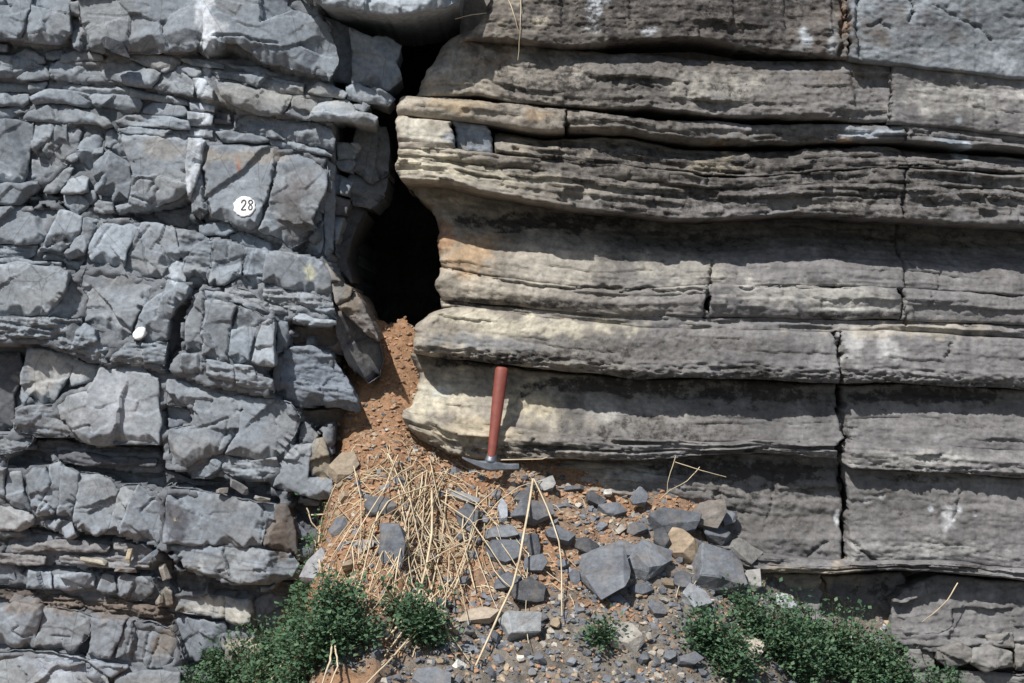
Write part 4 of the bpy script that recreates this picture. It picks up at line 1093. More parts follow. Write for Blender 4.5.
# face behind the hammer
bed(sh(L8b, 1), L9m, [(409, 354), (418, 372), (416, 390), (405, 412)], 838, -.03, [(0, -.35), (.3, -.15), (.6, .3), (.85, .8), (1, 1)], .058, rend='joint', seed=19, nlam=4, lama=.003, lam=.25, rnd=16)
bed(sh(L8b, 1), L9m, 842, 1250, -.02, [(0, -.2), (.3, .1), (.6, .5), (1, .9)], .055, lend='joint', seed=20, nlam=4, lama=.003, lam=.25)
bed(sh(L9m, -1.6), L9b, [(404, 413), (406, 422), (425, 440), (440, 456)], 839, .035, [(0, .4), (.3, .9), (.6, .6), (1, .1)], .03, rend='joint', seed=21, nlam=6, lama=0.012, lam=1.5, roughlip=1.7, rnd=8, rough=1.6)
bed(sh(L9m, -1.6), L9b, 843, 1250, .04, [(0, .4), (.5, 1), (1, .7)], .02, lend='joint', seed=22, nlam=4, lama=0.008, lam=1.0, roughlip=1.7, rough=1.4)
# lower beds
bed(sh(L9b, -1.2), LAb, 455, 842, -.045, [(0, -.6), (.2, .1), (.45, .6), (.75, .8), (.9, 1.2), (1, .9)], .035, lend='joint', rend='joint', seed=23, nlam=6, lama=.006, lam=.45, rough=1.5)
bed(sh(L9b, -1.2), LAb, 847, 1250, .0, [(0, .0), (.2, .4), (.6, .7), (.85, 1.1), (1, .9)], .035, lend='joint', seed=24, nlam=5, lama=.003, lam=.35, roughlip=.4)
bed(sh(LAb, -1.2), LBb, 700, 1250, .055, ROUND, .03, lend='joint', seed=25, nlam=3, lama=0.008, lam=1.0, roughlip=.5, rough=1.4)
bed(sh(LBb, 1), [(650, 700), (1250, 700)], 640, 822, .0, [(0, -.2), (.3, .3), (1, 1)], .05, lend='joint', rend='joint', seed=26, lam=.6)
bed(sh(LBb, 1), [(800, 700), (1250, 700)], 824, 905, -.09, FLAT, .02, lend='joint', rend='joint', seed=27, lam=.3)
bed([(900, 590), (940, 577), (1010, 582), (1250, 592)], [(880, 645), (940, 650), (1010, 640), (1250, 640)], [(912, 585), (895, 600), (888, 645)], 1250, .0, [(0, -.3), (.3, .3), (1, 1)], .05, lend='joint', seed=28, nlam=6, lama=0.012, lam=.4, rnd=6, rough=1.5)
for k, (pts, d) in enumerate([
        ([(938, 648), (958, 642), (972, 650), (968, 664), (948, 668), (936, 660)], .07), ([(974, 650), (990, 646), (1012, 652), (1014, 668), (985, 672), (970, 664)], .08),
        ([(910, 650), (934, 650), (934, 668), (915, 672), (902, 662)], .05), ([(1016, 645), (1060, 640), (1070, 670), (1018, 672)], .07),
        ([(985, 636), (1012, 634), (1014, 648), (990, 645)], .06), ([(905, 676), (960, 671), (1010, 676), (1100, 676), (1100, 720), (900, 720)], .08)]):
    rock_block(pts, d, .1, 0, base=(0.20, 0.195, 0.187), parent=right, facets=5, lam=.2)

# ------------------------------------------------------------------ soil bank
ZB = [(-700, 760), (100, 740), (180, 705), (240, 675), (290, 610), (310, 560), (330, 480), (345, 440), (360, 426), (400, 422), (414, 434), (440, 450), (470, 463), (520, 468), (560, 479), (600, 490),
      (650, 502), (700, 522), (740, 548), (780, 592), (815, 622), (860, 645), (905, 662), (950, 680), (1010, 692), (1400, 720), (2000, 740)]
SLOPE = 0.72


def soil_z(x, y):
    """height of the bank at world x, y"""
    x = np.asarray(x, float); y = np.asarray(y, float)
    px = x * PPM + 512
    zb = CZ - (interp(ZB, px) - 341.5) / PPM
    rise = np.where(y < 0, SLOPE * y * (1 - .12 * smooth(0, -1.0, y)), 1.55 * np.minimum(y, .21) - .1 * np.maximum(y - .21, 0))
    z = zb + rise
    z = z + 0.022 * fbm(x * 6, y * 6, 0 * x, 401, 4, .55) + 0.009 * fbm(x * 34, y * 34, 0 * x, 405, 4, .65)
    # foot of the bank meets the level ground
    g = 0.02 * fbm(x * 1.5, y * 1.5, 0 * x, 409, 3)
    t = smooth(-0.05, .30, z)
    return np.where(z > .30, z, g * (1 - t) + np.maximum(z, g) * t)


nxs, nys = 620, 330
gx = np.linspace(-3.2, 3.2, nxs); gy = np.concatenate([np.linspace(-2.6, -.85, 60), np.linspace(-.845, 1.2, 270)])
GX, GY = np.meshgrid(gx, gy)
GZ = soil_z(GX, GY)
px_ = GX.ravel() * PPM + 512
co = np.stack([GX.ravel(), GY.ravel(), GZ.ravel()], 1)
idx = np.arange(nxs * nys).reshape(nys, nxs)
q = np.stack([idx[:-1, :-1], idx[:-1, 1:], idx[1:, 1:], idx[1:, :-1]], -1).reshape(-1, 4)
orange = np.array((0.335, 0.20, 0.118)); greyb = np.array((0.21, 0.185, 0.155))


def soil_mix(x, y):
    px = np.asarray(x) * PPM + 512
    n = fbm(px / 60, np.asarray(y) * 6, 0 * px, 420, 4, .6)
    return smooth(-.25, .55, (px - 540) / 260 + (-np.asarray(y) - .22) * 1.1 + .45 * n)


mm = soil_mix(GX.ravel(), GY.ravel())[:, None]
col = const_col(len(co), orange); col[:, :3] = orange * (1 - mm) + greyb * mm
soil = np_mesh('soil_bank', co, q, col=col, mat=M_SOIL, origin=(0, 0, 0))
tagged(soil, 'orange-brown soil and scree bank spilling from the gap', kind='structure')

gm = simple_mat('level_ground', (0.11, 0.10, 0.085), 0.95, var=.35, scale=4, bump=.6, bdist=.02)
S_ = 600.0
gnd = np_mesh('ground', [(-S_, -S_, -.03), (S_, -S_, -.03), (S_, 60, -.03), (-S_, 60, -.03)], [(0, 1, 2, 3)], mat=gm, smooth_sh=False, origin=(0, 0, -.03))
tagged(gnd, 'bare level ground in front of the cliff', kind='structure')

# the hill above and behind: closes the back of the gap and the top
def hill_slab():
    xs = np.linspace(-6, 6, 90); prof = [(0.30, 2.62), (.10, 2.75), (.02, 3.0), (.10, 3.5), (.5, 3.9), (2.0, 4.6), (6, 5.6), (14, 6.0), (14, 0)]
    vs = []
    for k, (y, z) in enumerate(prof):
        o = np.zeros_like(xs)
        vs.append(np.stack([xs, y + .08 * fbm(xs * 1.6, o + k, o, 501, 4), z + .07 * fbm(xs * 1.3, o + k * 1.7, o, 502, 4)], 1))
    co = np.concatenate(vs); n = len(xs)
    idx = np.arange(n * len(prof)).reshape(len(prof), n)
    q = np.stack([idx[:-1, :-1], idx[:-1, 1:], idx[1:, 1:], idx[1:, :-1]], -1).reshape(-1, 4)
    o = np_mesh('hill', co, q, col=const_col(len(co), (0.2, 0.195, 0.18)), mat=M_BED, origin=(0, 0, 0))
    tagged(o, 'rock hill rising above the two cliffs', kind='structure')


hill_slab()

# back of the cave
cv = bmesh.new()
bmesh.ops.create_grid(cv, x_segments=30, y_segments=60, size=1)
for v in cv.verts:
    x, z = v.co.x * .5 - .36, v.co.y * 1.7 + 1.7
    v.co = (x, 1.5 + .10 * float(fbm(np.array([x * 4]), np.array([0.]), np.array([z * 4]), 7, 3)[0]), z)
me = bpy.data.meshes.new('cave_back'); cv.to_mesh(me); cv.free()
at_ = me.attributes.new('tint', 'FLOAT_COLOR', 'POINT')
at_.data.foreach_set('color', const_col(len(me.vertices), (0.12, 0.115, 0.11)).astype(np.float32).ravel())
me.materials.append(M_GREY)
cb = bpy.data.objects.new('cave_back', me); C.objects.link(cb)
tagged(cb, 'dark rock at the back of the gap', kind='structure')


# ------------------------------------------------------------------ placing things on the bank
def hit(px, py):
    """where the view through a picture point meets the bank (used to read positions off the photograph)"""
    d = np.array([(px - 512) / PPM / DIST, 1.0, -(py - 341.5) / PPM / DIST])
    s = np.linspace(3.4, DIST + 1.1, 900)
    P = np.array([0, -DIST, CZ]) + s[:, None] * d
    below = P[:, 2] < soil_z(P[:, 0], P[:, 1])
    i = int(np.argmax(below)) if below.any() else len(s) - 1
    return Vector(P[max(i - 1, 0)])


def surf_normal(x, y, e=.03):
    zx = float(soil_z(x + e, y) - soil_z(x - e, y)) / (2 * e); zy = float(soil_z(x, y + e) - soil_z(x, y - e)) / (2 * e)
    return Vector((-zx, -zy, 1)).normalized()


def stone_mesh(name, sx, sy, sz, rg, detail=1, cuts=5, blocky=.8):
    """angular stone: jittered block with planes knocked off the corners and worn edges"""
    bm = bmesh.new()
    n = rg.randint(4, 6)
    a0 = rg.uniform(0, 6.28)
    vv = []
    shear = (rg.uniform(-.2, .2), rg.uniform(-.2, .2))
    for zl in (-.5, .5):
        for i in range(n):
            a = a0 + (i + rg.uniform(-.24, .24)) / n * 2 * math.pi
            c, s_ = math.cos(a), math.sin(a)
            r = .5 / max(abs(c), abs(s_)) ** blocky * rg.uniform(.78, 1.12)
            vv.append(bm.verts.new((r * c + shear[0] * zl, r * s_ + shear[1] * zl, zl * rg.uniform(.7, 1.0))))
    bmesh.ops.convex_hull(bm, input=vv)
    for _ in range(cuts):
        nn_ = Vector((rg.uniform(-1, 1), rg.uniform(-1, 1), rg.uniform(-1, 1)))
        if nn_.length < .3: continue
        nn_.normalize()
        ext = max(v.co.dot(nn_) for v in bm.verts)
        r = bmesh.ops.bisect_plane(bm, geom=bm.verts[:] + bm.edges[:] + bm.faces[:], plane_co=nn_ * ext * rg.uniform(.62, .92), plane_no=nn_, clear_outer=True)
        eds = [g for g in r['geom_cut'] if isinstance(g, bmesh.types.BMEdge)]
        if eds:
            bmesh.ops.contextual_create(bm, geom=eds)
    for v in bm.verts:
        v.co = Vector((v.co.x * sx, v.co.y * sy, v.co.z * sz))
    ms = min(sx, sy, sz)
    bmesh.ops.bevel(bm, geom=bm.edges[:], offset=ms * .035, segments=1, affect='EDGES', clamp_overlap=True)
    if detail > 0:
        bmesh.ops.triangulate(bm, faces=bm.faces[:])
        for _ in range(detail):
            bmesh.ops.subdivide_edges(bm, edges=[e for e in bm.edges if e.calc_length() > max(sx, sy, sz) / 9], cuts=1, use_grid_fill=False)
            bmesh.ops.triangulate(bm, faces=bm.faces[:])
        co = np.array([v.co[:] for v in bm.verts])
        s = rg.uniform(0, 100)
        k = 2.2 / max(sx, sy, sz)
        nn = fbm(co[:, 0] * k * 2 + s, co[:, 1] * k * 2, co[:, 2] * k * 2, 31, 3)
        bm.normal_update()
        for v, a in zip(bm.verts, nn):
            v.co += v.normal * float(a) * ms * .045
    bmesh.ops.recalc_face_normals(bm, faces=bm.faces[:])
    me = bpy.data.meshes.new(name)
    bm.to_mesh(me); bm.free()
    for p in me.polygons: p.use_smooth = False
    return me


def tint_mesh(me, c, a=0.0):
    at = me.attributes.new('tint', 'FLOAT_COLOR', 'POINT')
    at.data.foreach_set('color', const_col(len(me.vertices), c, a).astype(np.float32).ravel())
    me.materials.append(M_STONE)


def place_stone(px, py, w, h, thick, roll, colr, label, group=None, name='loose_stone', lean=0.5, cuts=2, detail=1, seed=0, yaw=None, sink=.42, cat='stone'):
    """w, h: size in the picture; the stone's flat side leans with the bank"""
    rg = random.Random(seed * 31 + int(px * 7 + py))
    p = hit(px, py + h * .35)
    k = (DIST + p.y) / DIST / PPM
    sx, sy = w * k * 1.18, h * k * 1.18
    thick = thick * 1.0
    me = stone_mesh(name, sx, sy, thick * k, rg, detail, cuts)
    vv_ = rg.uniform(.8, 1.2)
    tint_mesh(me, tuple(c * vv_ for c in colr))
    o = bpy.data.objects.new(name, me); C.objects.link(o)
    n = surf_normal(p.x, p.y)
    # flat face towards the viewer, leaning between upright and lying on the bank
    nn = (n * (1 - lean) + Vector((0, -1, .15)) * lean).normalized()
    xa = Vector((1, 0, 0)); xa = (xa - nn * xa.dot(nn)).normalized(); ya = nn.cross(xa)
    R = Matrix((xa, ya, nn)).transposed() @ Matrix.Rotation(math.radians(roll), 3, 'Z')
    R = R @ Matrix.Rotation(math.radians(rg.uniform(-26, 10)), 3, 'X') @ Matrix.Rotation(math.radians(rg.uniform(-22, 22)), 3, 'Y')
    if yaw: R = Matrix.Rotation(math.radians(yaw), 3, 'Z') @ R
    o.rotation_euler = R.to_euler()
    # rest it: find how far its lowest corners are from the bank
    vs = np.array([(R @ v.co)[:] for v in me.vertices])
    c = hit(px, py)
    base = np.array([c.x, c.y, c.z])
    best = None
    gap = vs[:, 2] + base[2] - soil_z(vs[:, 0] + base[0], vs[:, 1] + base[1])
    # move along the view line so that it beds in the bank by a part of its thickness
    depth = -gap.min()
    want = sink * thick * k
    o.location = (base[0], base[1] - (depth - want) / SLOPE * .75, base[2] + (depth - want) * .25)
    tagged(o, label, cat, group)
    return o


SG = (0.15, 0.161, 0.178); SB = (0.112, 0.121, 0.136); SD = (0.085, 0.088, 0.094); ST = (0.30, 0.235, 0.165); SP = (0.38, 0.35, 0.30); SW = (0.55, 0.54, 0.50)
HERO = [  # px, py, w, h, thickness px, roll, colour, lean, label
    (603, 573, 44, 56, 14, 14, SG, .35, 'large flat blue-grey slab lying on the scree', 'slab'),
    (648, 563, 34, 40, 26, -12, SG, .5, 'angular blue-grey rock right of the large flat slab', 'rock'),
    (712, 573, 56, 44, 38, -24, SG, .30, 'largest dark grey boulder with tilted striped top', 'boulder'),
    (671, 524, 46, 24, 22, 6, SG, .4, 'wide grey rock at the top of the rock pile', 'rock'),
    (707, 516, 32, 30, 22, 12, (0.21, 0.19, 0.17), .6, 'brown-grey wedge of rock leaning on the cliff', 'rock'),
    (679, 547, 26, 30, 18, 24, ST, .6, 'tan stone in the middle of the rock pile', 'stone'),
    (740, 554, 34, 26, 18, -18, (0.27, 0.265, 0.25), .5, 'pale grey stone behind the dark boulder', 'stone'),
    (717, 538, 28, 13, 12, 3, SG, .4, 'small flat grey stone above the dark boulder', 'stone'),
    (672, 573, 18, 10, 10, -6, (0.24, 0.21, 0.18), .5, 'small brown block under the tan stone', 'stone'),
    (693, 598, 26, 22, 12, 20, (0.27, 0.285, 0.30), .35, 'pale chipped slab below the dark boulder', 'slab'),
    (750, 582, 18, 18, 12, 10, (0.30, 0.29, 0.275), .5, 'pale stone beside the right bush', 'stone'),
    (613, 512, 30, 15, 14, 4, SG, .5, 'grey stone near the cliff foot left of the pile', 'stone'),
    (638, 500, 17, 16, 10, 8, SG, .7, 'squarish grey stone against the cliff foot', 'stone'),
    (596, 501, 20, 12, 12, -8, SD, .5, 'dark stone with a pale stone behind it', 'stone'),
    (607, 494, 10, 8, 6, 30, SW, .6, 'small white stone near the cliff foot', 'stone'),
    (547, 486, 14, 14, 10, 30, (0.30, 0.30, 0.29), .6, 'small speckled grey stone right of the hammer', 'stone'),
    (573, 489, 16, 6, 6, 3, SB, .4, 'thin dark stone on the soil under the cliff', 'stone'),
    (503, 512, 10, 22, 8, 2, (0.26, 0.28, 0.31), .75, 'small upright pale slab standing on other slabs', 'slab'),
    (501, 533, 26, 18, 10, -6, SG, .6, 'square grey slab under the small upright slab', 'slab'),
    (503, 554, 30, 22, 12, -3, SB, .55, 'grey slab at the bottom of the slab stack', 'slab'),
    (533, 515, 32, 22, 14, 8, SB, .45, 'dark grey rock right of the small upright slab', 'rock'),
    (522, 500, 16, 12, 10, 15, SD, .5, 'small dark rock at the top of the slab stack', 'rock'),
    (534, 548, 13, 24, 8, 4, SB, .55, 'narrow dark slab right of the slab stack', 'slab'),
    (394, 549, 24, 44, 14, -4, SB, .6, 'tall dark slab standing behind the straw', 'slab'),
    (381, 507, 28, 20, 14, -10, SD, .4, 'dark rock half buried behind the straw', 'rock'),
    (464, 498, 26, 10, 8, -12, (0.25, 0.26, 0.27), .3, 'thin pale grey slab lying below the hammer', 'slab'),
    (469, 517, 20, 18, 12, 35, SB, .5, 'dark stone under the straw below the hammer', 'stone'),
    (530, 592, 36, 24, 18, 5, SD, .45, 'dark split rock above the square grey block', 'rock'),
    (508, 583, 24, 18, 14, -8, SB, .45, 'grey rock left of the dark split rock', 'rock'),
    (519, 627, 33, 27, 22, -4, (0.235, 0.245, 0.25), .6, 'square grey block at the bottom centre', 'block'),
    (480, 617, 44, 18, 12, 4, (0.33, 0.28, 0.22), .35, 'soil-dusted pale slab left of the square block', 'slab'),
    (628, 637, 34, 20, 10, -10, (0.36, 0.34, 0.30), .35, 'pale flat slab near the bottom of the bank', 'slab'),
    (460, 665, 15, 11, 6, 15, SW, .5, 'small white stone at the bottom of the bank', 'stone'),
    (430, 678, 32, 20, 10, 8, SG, .35, 'grey slab at the bottom edge left of the white stone', 'slab'),
    (536, 565, 22, 18, 12, 20, SG, .45, 'small grey slab between the stack and the large slab', 'slab'),
    (560, 537, 26, 20, 12, 12, SB, .4, 'dark slab above the large flat slab', 'slab'),
    (575, 578, 10, 16, 6, 5, SG, .5, 'small grey chip left of the large flat slab', 'chip'),
    (626, 551, 22, 16, 10, -20, SG, .4, 'grey chip behind the large flat slab', 'chip'),
    (318, 566, 18, 34, 8, -14, (0.25, 0.255, 0.265), .7, 'grey slab leaning beside the left bush', 'slab'),
    (346, 468, 26, 22, 12, 35, (0.31, 0.255, 0.19), .5, 'tan slab of rock at the foot of the gap', 'slab'),
    (364, 546, 18, 12, 8, -12, (0.29, 0.28, 0.26), .5, 'small pale stone in the straw', 'stone'),
    (785, 604, 20, 14, 8, -14, (0.40, 0.42, 0.44), .4, 'pale blue-white slab inside the right bush', 'slab'),
    (751, 648, 20, 22, 12, 20, (0.38, 0.34, 0.28), .5, 'pale tan stone under the right bush', 'stone'),
    (689, 640, 16, 14, 10, 0, (0.36, 0.33, 0.27), .5, 'small tan stone left of the right bush', 'stone'),
    (338, 530, 14, 20, 8, -30, SB, .5, 'small dark slab at the left edge of the straw', 'slab'),
    (690, 660, 24, 12, 8, 12, SG, .4, 'small grey slab at the bottom of the scree', 'slab'),
    (636, 530, 18, 14, 10, 20, SB, .5, 'small dark shard left of the wide grey rock at the top of the pile', 'shard'),
    (697, 552, 20, 16, 12, -30, SD, .5, 'dark shard wedged between the tan stone and the dark boulder', 'shard'),
    (660, 541, 14, 20, 10, 10, SD, .55, 'dark shard behind the angular blue-grey rock', 'shard'),
    (728, 520, 16, 12, 8, 25, SG, .5, 'small grey shard on the right shoulder of the pile', 'shard'),
    (682, 582, 16, 18, 10, -15, SB, .45, 'dark shard at the left foot of the dark boulder', 'shard'),
    (640, 590, 20, 12, 8, 8, SB, .4, 'flat dark shard below the angular blue-grey rock', 'shard'),
    (617, 600, 18, 12, 8, -14, SG, .4, 'grey shard at the lower edge of the large flat slab', 'shard'),
    (585, 548, 22, 16, 10, -25, SD, .45, 'dark shard behind the top of the large flat slab', 'shard'),
    (655, 610, 18, 12, 8, -20, SG, .4, 'grey chip below the angular blue-grey rock', 'chip'),
]
for i, h_ in enumerate(HERO):
    px, py, w, h, th, roll, cc, ln, lb, ct = h_
    place_stone(px, py, w, h, th, roll, cc, lb, lean=ln, seed=i + 1, name='loose_' + ct if ct != 'boulder' else 'boulder', cat=ct)

# stones of a dozen pixels or so scattered over the scree
rg = random.Random(99)
cnt = 0
spots = []
tries = 0
while cnt < 95 and tries < 4000:
    tries += 1
    px = rg.uniform(340, 800); py = rg.uniform(470, 682)
    lim = float(interp(ZB, px)) + 8
    if py < lim or (px < 420 and py > 570): continue
    dens = .35 if px < 520 and py < 540 else 1.0
    if rg.random() > dens: continue
    if any((px - a) ** 2 + (py - b) ** 2 < 13 ** 2 for a, b in spots): continue
    if any(abs(px - h_[0]) < h_[2] * .5 + 3 and abs(py - h_[1]) < h_[3] * .5 + 3 for h_ in HERO): continue
    spots.append((px, py))
    s = rg.uniform(6, 13)
    pick = rg.random()
    if pick < .62: cc, lab, grp = SG, 'small blue-grey stone among the gravel of the bank', 'small blue-grey stones on the bank'
    elif pick < .85: cc, lab, grp = ST, 'small tan stone among the gravel of the bank', 'small tan stones on the bank'
    else: cc, lab, grp = (0.44, 0.41, 0.35), 'small pale stone among the gravel of the bank', 'small pale stones on the bank'
    v = rg.uniform(.75, 1.15)
    place_stone(px, py, s, s * rg.uniform(.55, .95), s * rg.uniform(.35, .7), rg.uniform(-60, 60), tuple(c * v for c in cc), lab, grp, lean=rg.uniform(.1, .5), seed=cnt + 200, detail=0, cuts=4, name='small_stone')
    cnt += 1


# gravel and crumbs: nobody could count them
def gravel(name, n, smin, smax, pal, region, label, seed, mat):
    rg = np.random.default_rng(seed)
    base = []
    for k in range(8):
        bm = bmesh.new()
        pts = rg.normal(size=(10, 3)); pts /= np.linalg.norm(pts, axis=1)[:, None]
        pts *= np.array([1, .8, .5])
        vv = [bm.verts.new(p) for p in pts]
        bmesh.ops.convex_hull(bm, input=vv)
        bmesh.ops.triangulate(bm, faces=bm.faces[:])
        bm.verts.ensure_lookup_table()
        bm.verts.index_update()
        base.append((np.array([v.co[:] for v in bm.verts]), np.array([[v.index for v in f.verts] for f in bm.faces])))
        bm.free()
    V, T, Cc = [], [], []
    off = 0
    X, Y = region(rg, n)
    Z = soil_z(X, Y)
    for i in range(len(X)):
        b, t = base[i % 8]
        s = smin + (smax - smin) * rg.random() ** 2.5
        a = rg.uniform(0, 6.28); ca, sa = math.cos(a), math.sin(a)
        p = b * s
        p = np.stack([p[:, 0] * ca - p[:, 1] * sa, p[:, 0] * sa + p[:, 1] * ca, p[:, 2]], 1)
        tl = rg.uniform(.1, .9)   # tilt with the bank
        p = np.stack([p[:, 0], p[:, 1] * math.cos(tl) - p[:, 2] * math.sin(tl), p[:, 1] * math.sin(tl) + p[:, 2] * math.cos(tl)], 1)
        V.append(p + np.array([X[i], Y[i], Z[i] + s * .12]))
        T.append(t + off); off += len(p)
        c = np.array(pal(rg, X[i], Y[i])) * rg.uniform(.75, 1.2)
        Cc.append(const_col(len(p), c))
    o = np_mesh(name, np.concatenate(V), np.zeros((0, 4)), np.concatenate(T), np.concatenate(Cc), mat, False, origin=(0, 0, 0))
    tagged(o, label, 'gravel', kind='stuff')


def reg_scree(rg, n):
    X = rg.uniform(-.55, 1.25, n * 3); Y = rg.uniform(-.95, .05, n * 3)
    m = rg.random(n * 3) < .25 + .75 * soil_mix(X, Y)
    return X[m][:n], Y[m][:n]


def reg_soil(rg, n):
    X = rg.uniform(-.62, .7, n * 2); Y = np.where(X < -.28, rg.uniform(-.9, .3, n * 2), rg.uniform(-.9, .05, n * 2))
    m = rg.random(n * 2) < 1.05 - .9 * soil_mix(X, Y)
    return X[m][:n], Y[m][:n]


gravel('gravel', 9000, .004, .018, lambda r, x, y: SG if r.random() < .5 else (SB if r.random() < .45 else (SP if r.random() < .5 else ST)), reg_scree, 'fine grey gravel and rock chips strewn over the bank', 5, M_STONE)
gravel('soil_crumbs', 9000, .003, .014, lambda r, x, y: (0.34, 0.205, 0.125) if r.random() < .8 else (0.36, 0.29, 0.21), reg_soil, 'orange-brown crumbs of dry soil on the bank', 6, M_STONE)


# ------------------------------------------------------------------ loose pieces lying on the ledges
def ledge_stone(px, py, w, h, thick, roll, d, colr, label, name='loose_stone', pitch=0, yawd=0, cat='stone', seed=1):
    rg = random.Random(seed)
    k = (DIST - d) / DIST / PPM
    me = stone_mesh(name, w * k, thick * k, h * k, rg, 1, 4)
    tint_mesh(me, colr)
    o = bpy.data.objects.new(name, me); C.objects.link(o)
    o.location = px2w(px, py, -d)
    o.rotation_euler = (math.radians(pitch), math.radians(roll), math.radians(yawd))
    tagged(o, label, cat)


ledge_stone(116, 48, 27, 15, 22, 14, .165, (0.06, 0.063, 0.072), 'dark loose cube of rock sitting on a ledge at upper left', 'loose_stone', 8, 30, seed=3)
ledge_stone(129, 555, 7, 15, 6, 8, .075, (0.36, 0.31, 0.22), 'small ochre chip standing on the lower left ledge', 'stone_chip', 0, 20, cat='chip', seed=4)
ledge_stone(151, 556, 22, 6, 14, -38, .085, (0.13, 0.15, 0.18), 'thin blue-black slab tilted on the lower left ledge', 'stone_chip', 0, 10, cat='chip', seed=5)
ledge_stone(164, 572, 9, 18, 8, -22, .07, (0.29, 0.27, 0.24), 'pale wedge of stone below the tilted thin slab', 'stone_chip', 0, -10, cat='chip', seed=6)
ledge_stone(126, 570, 26, 5, 16, 4, .075, (0.22, 0.215, 0.21), 'flat grey flake lying on the lower left ledge', 'stone_chip', 0, 10, cat='chip', seed=7)
ledge_stone(95, 561, 28, 5, 14, 8, .075, (0.34, 0.32, 0.26), 'long pale flake lying on the lower left ledge', 'stone_chip', 0, 0, cat='chip', seed=8)
ledge_stone(239, 487, 24, 9, 16, 30, .125, (0.22, 0.225, 0.235), 'grey chip lying on top of the big block over the bush', 'stone_chip', 0, 15, cat='chip', seed=9)
ledge_stone(262, 499, 18, 5, 12, 14, .135, (0.29, 0.285, 0.27), 'thin pale chip on the right end of the big block', 'stone_chip', 0, 5, cat='chip', seed=10)
ledge_stone(222, 491, 12, 6, 10, -10, .13, (0.24, 0.22, 0.20), 'small brown chip on top of the big block', 'stone_chip', 0, 25, cat='chip', seed=11)


# ------------------------------------------------------------------ painted marks
def conform(o_block, pts_px, lift):
    """paint laid on a block: take the block's own surface at each point"""
    me = o_block.data
    n = len(me.vertices)
    co = np.empty(n * 3, np.float32); me.vertices.foreach_get('co', co); co = co.reshape(-1, 3)
    off = np.array((o_block.parent.location + o_block.location)[:])
    co = co + off
    out = []
    for (px, py) in pts_px:
        x = (px - 512) / PPM * .982; z = CZ - (py - 341.5) / PPM * .982
        dd = (co[:, 0] - x) ** 2 + (co[:, 2] - z) ** 2
        near = dd < .010 ** 2
        if near.sum() < 3: near = dd < .02 ** 2
        y = np.percentile(co[near, 1], 12)
        out.append((x, y - lift, z))
    return out


def paint_disc(name, block, cx, cy, rx, ry, rot, lift, mat, seed):
    rg = random.Random(seed)
    nr, na = 6, 40
    pts = [(cx, cy)]
    wob = [1 + rg.uniform(-.06, .06) for _ in range(na)]
    for r in range(1, nr + 1):
        for a in range(na):
            t = a / na * 2 * math.pi
            x, y = rx * r / nr * math.cos(t), ry * r / nr * math.sin(t)
            if r == nr: x *= wob[a]; y *= wob[a]
            pts.append((cx + x * math.cos(rot) - y * math.sin(rot), cy + x * math.sin(rot) + y * math.cos(rot)))
    co = conform(block, pts, lift)
    quads, tris = [], []
    for a in range(na): tris.append((0, 1 + a, 1 + (a + 1) % na))
    for r in range(nr - 1):
        for a in range(na):
            b = 1 + r * na; c = 1 + (r + 1) * na
            quads.append((b + a, c + a, c + (a + 1) % na, b + (a + 1) % na))
    # rim: real paint thickness
    last = 1 + (nr - 1) * na
    nv = len(co)
    for a in range(na):
        x, y, z = co[last + a]; co.append((x, y + lift + .003, z))
    for a in range(na):
        quads.append((last + a, nv + a, nv + (a + 1) % na, last + (a + 1) % na))
    return np_mesh(name, co, quads, tris, mat=mat)


mark = paint_disc('number_mark', M1, 244.5, 206.5, 11, 10.6, 0, .0022, M_PAINT, 1)
tagged(mark, 'round white painted spot with the number 28 on the grey rock', 'paint mark')


def stroke(block, pl, w, lift, parent):
    pts = []
    for i, p in enumerate(pl):
        a = Vector(pl[max(i - 1, 0)]); b = Vector(pl[min(i + 1, len(pl) - 1)])
        t = (b - a).normalized(); n = Vector((-t.y, t.x)) * w / 2
        pts += [(p[0] + n.x, p[1] + n.y), (p[0] - n.x, p[1] - n.y)]
    co = conform(block, pts, lift)
    q = [(2 * i, 2 * i + 1, 2 * i + 3, 2 * i + 2) for i in range(len(pl) - 1)]
    return co, q


def digit(pls, parent):
    V, Q = [], []
    for pl in pls:
        co, q = stroke(M1, pl, 1.25, .0036, parent)
        Q += [tuple(i + len(V) for i in f) for f in q]; V += co
    o = np_mesh('digit', V, Q, mat=M_INK, parent=parent, smooth_sh=False)
    return o


digit([[(241.5, 203), (242.2, 200.8), (244, 200), (245.6, 201), (245.8, 203), (244.5, 205.6), (242.6, 208), (241.4, 210)], [(241.4, 209.8), (244, 210), (246.4, 209.6)]], mark)
digit([[(250.6, 204.4), (249, 203.4), (248.6, 201.8), (249.8, 200.2), (251.6, 200.2), (252.6, 201.6), (252.2, 203.4), (250.6, 204.6), (249.2, 206.2), (248.8, 208.2), (249.8, 209.8), (251.4, 209.8), (252.4, 208.2), (252.2, 206.2), (250.6, 204.6)]], mark)

dab = paint_disc('paint_dab', DABBLOCK, 143, 333.5, 7.2, 5.4, -.75, .003, M_PAINT, 2)
tagged(dab, 'small white oval dab of paint on the grey rock', 'paint mark')


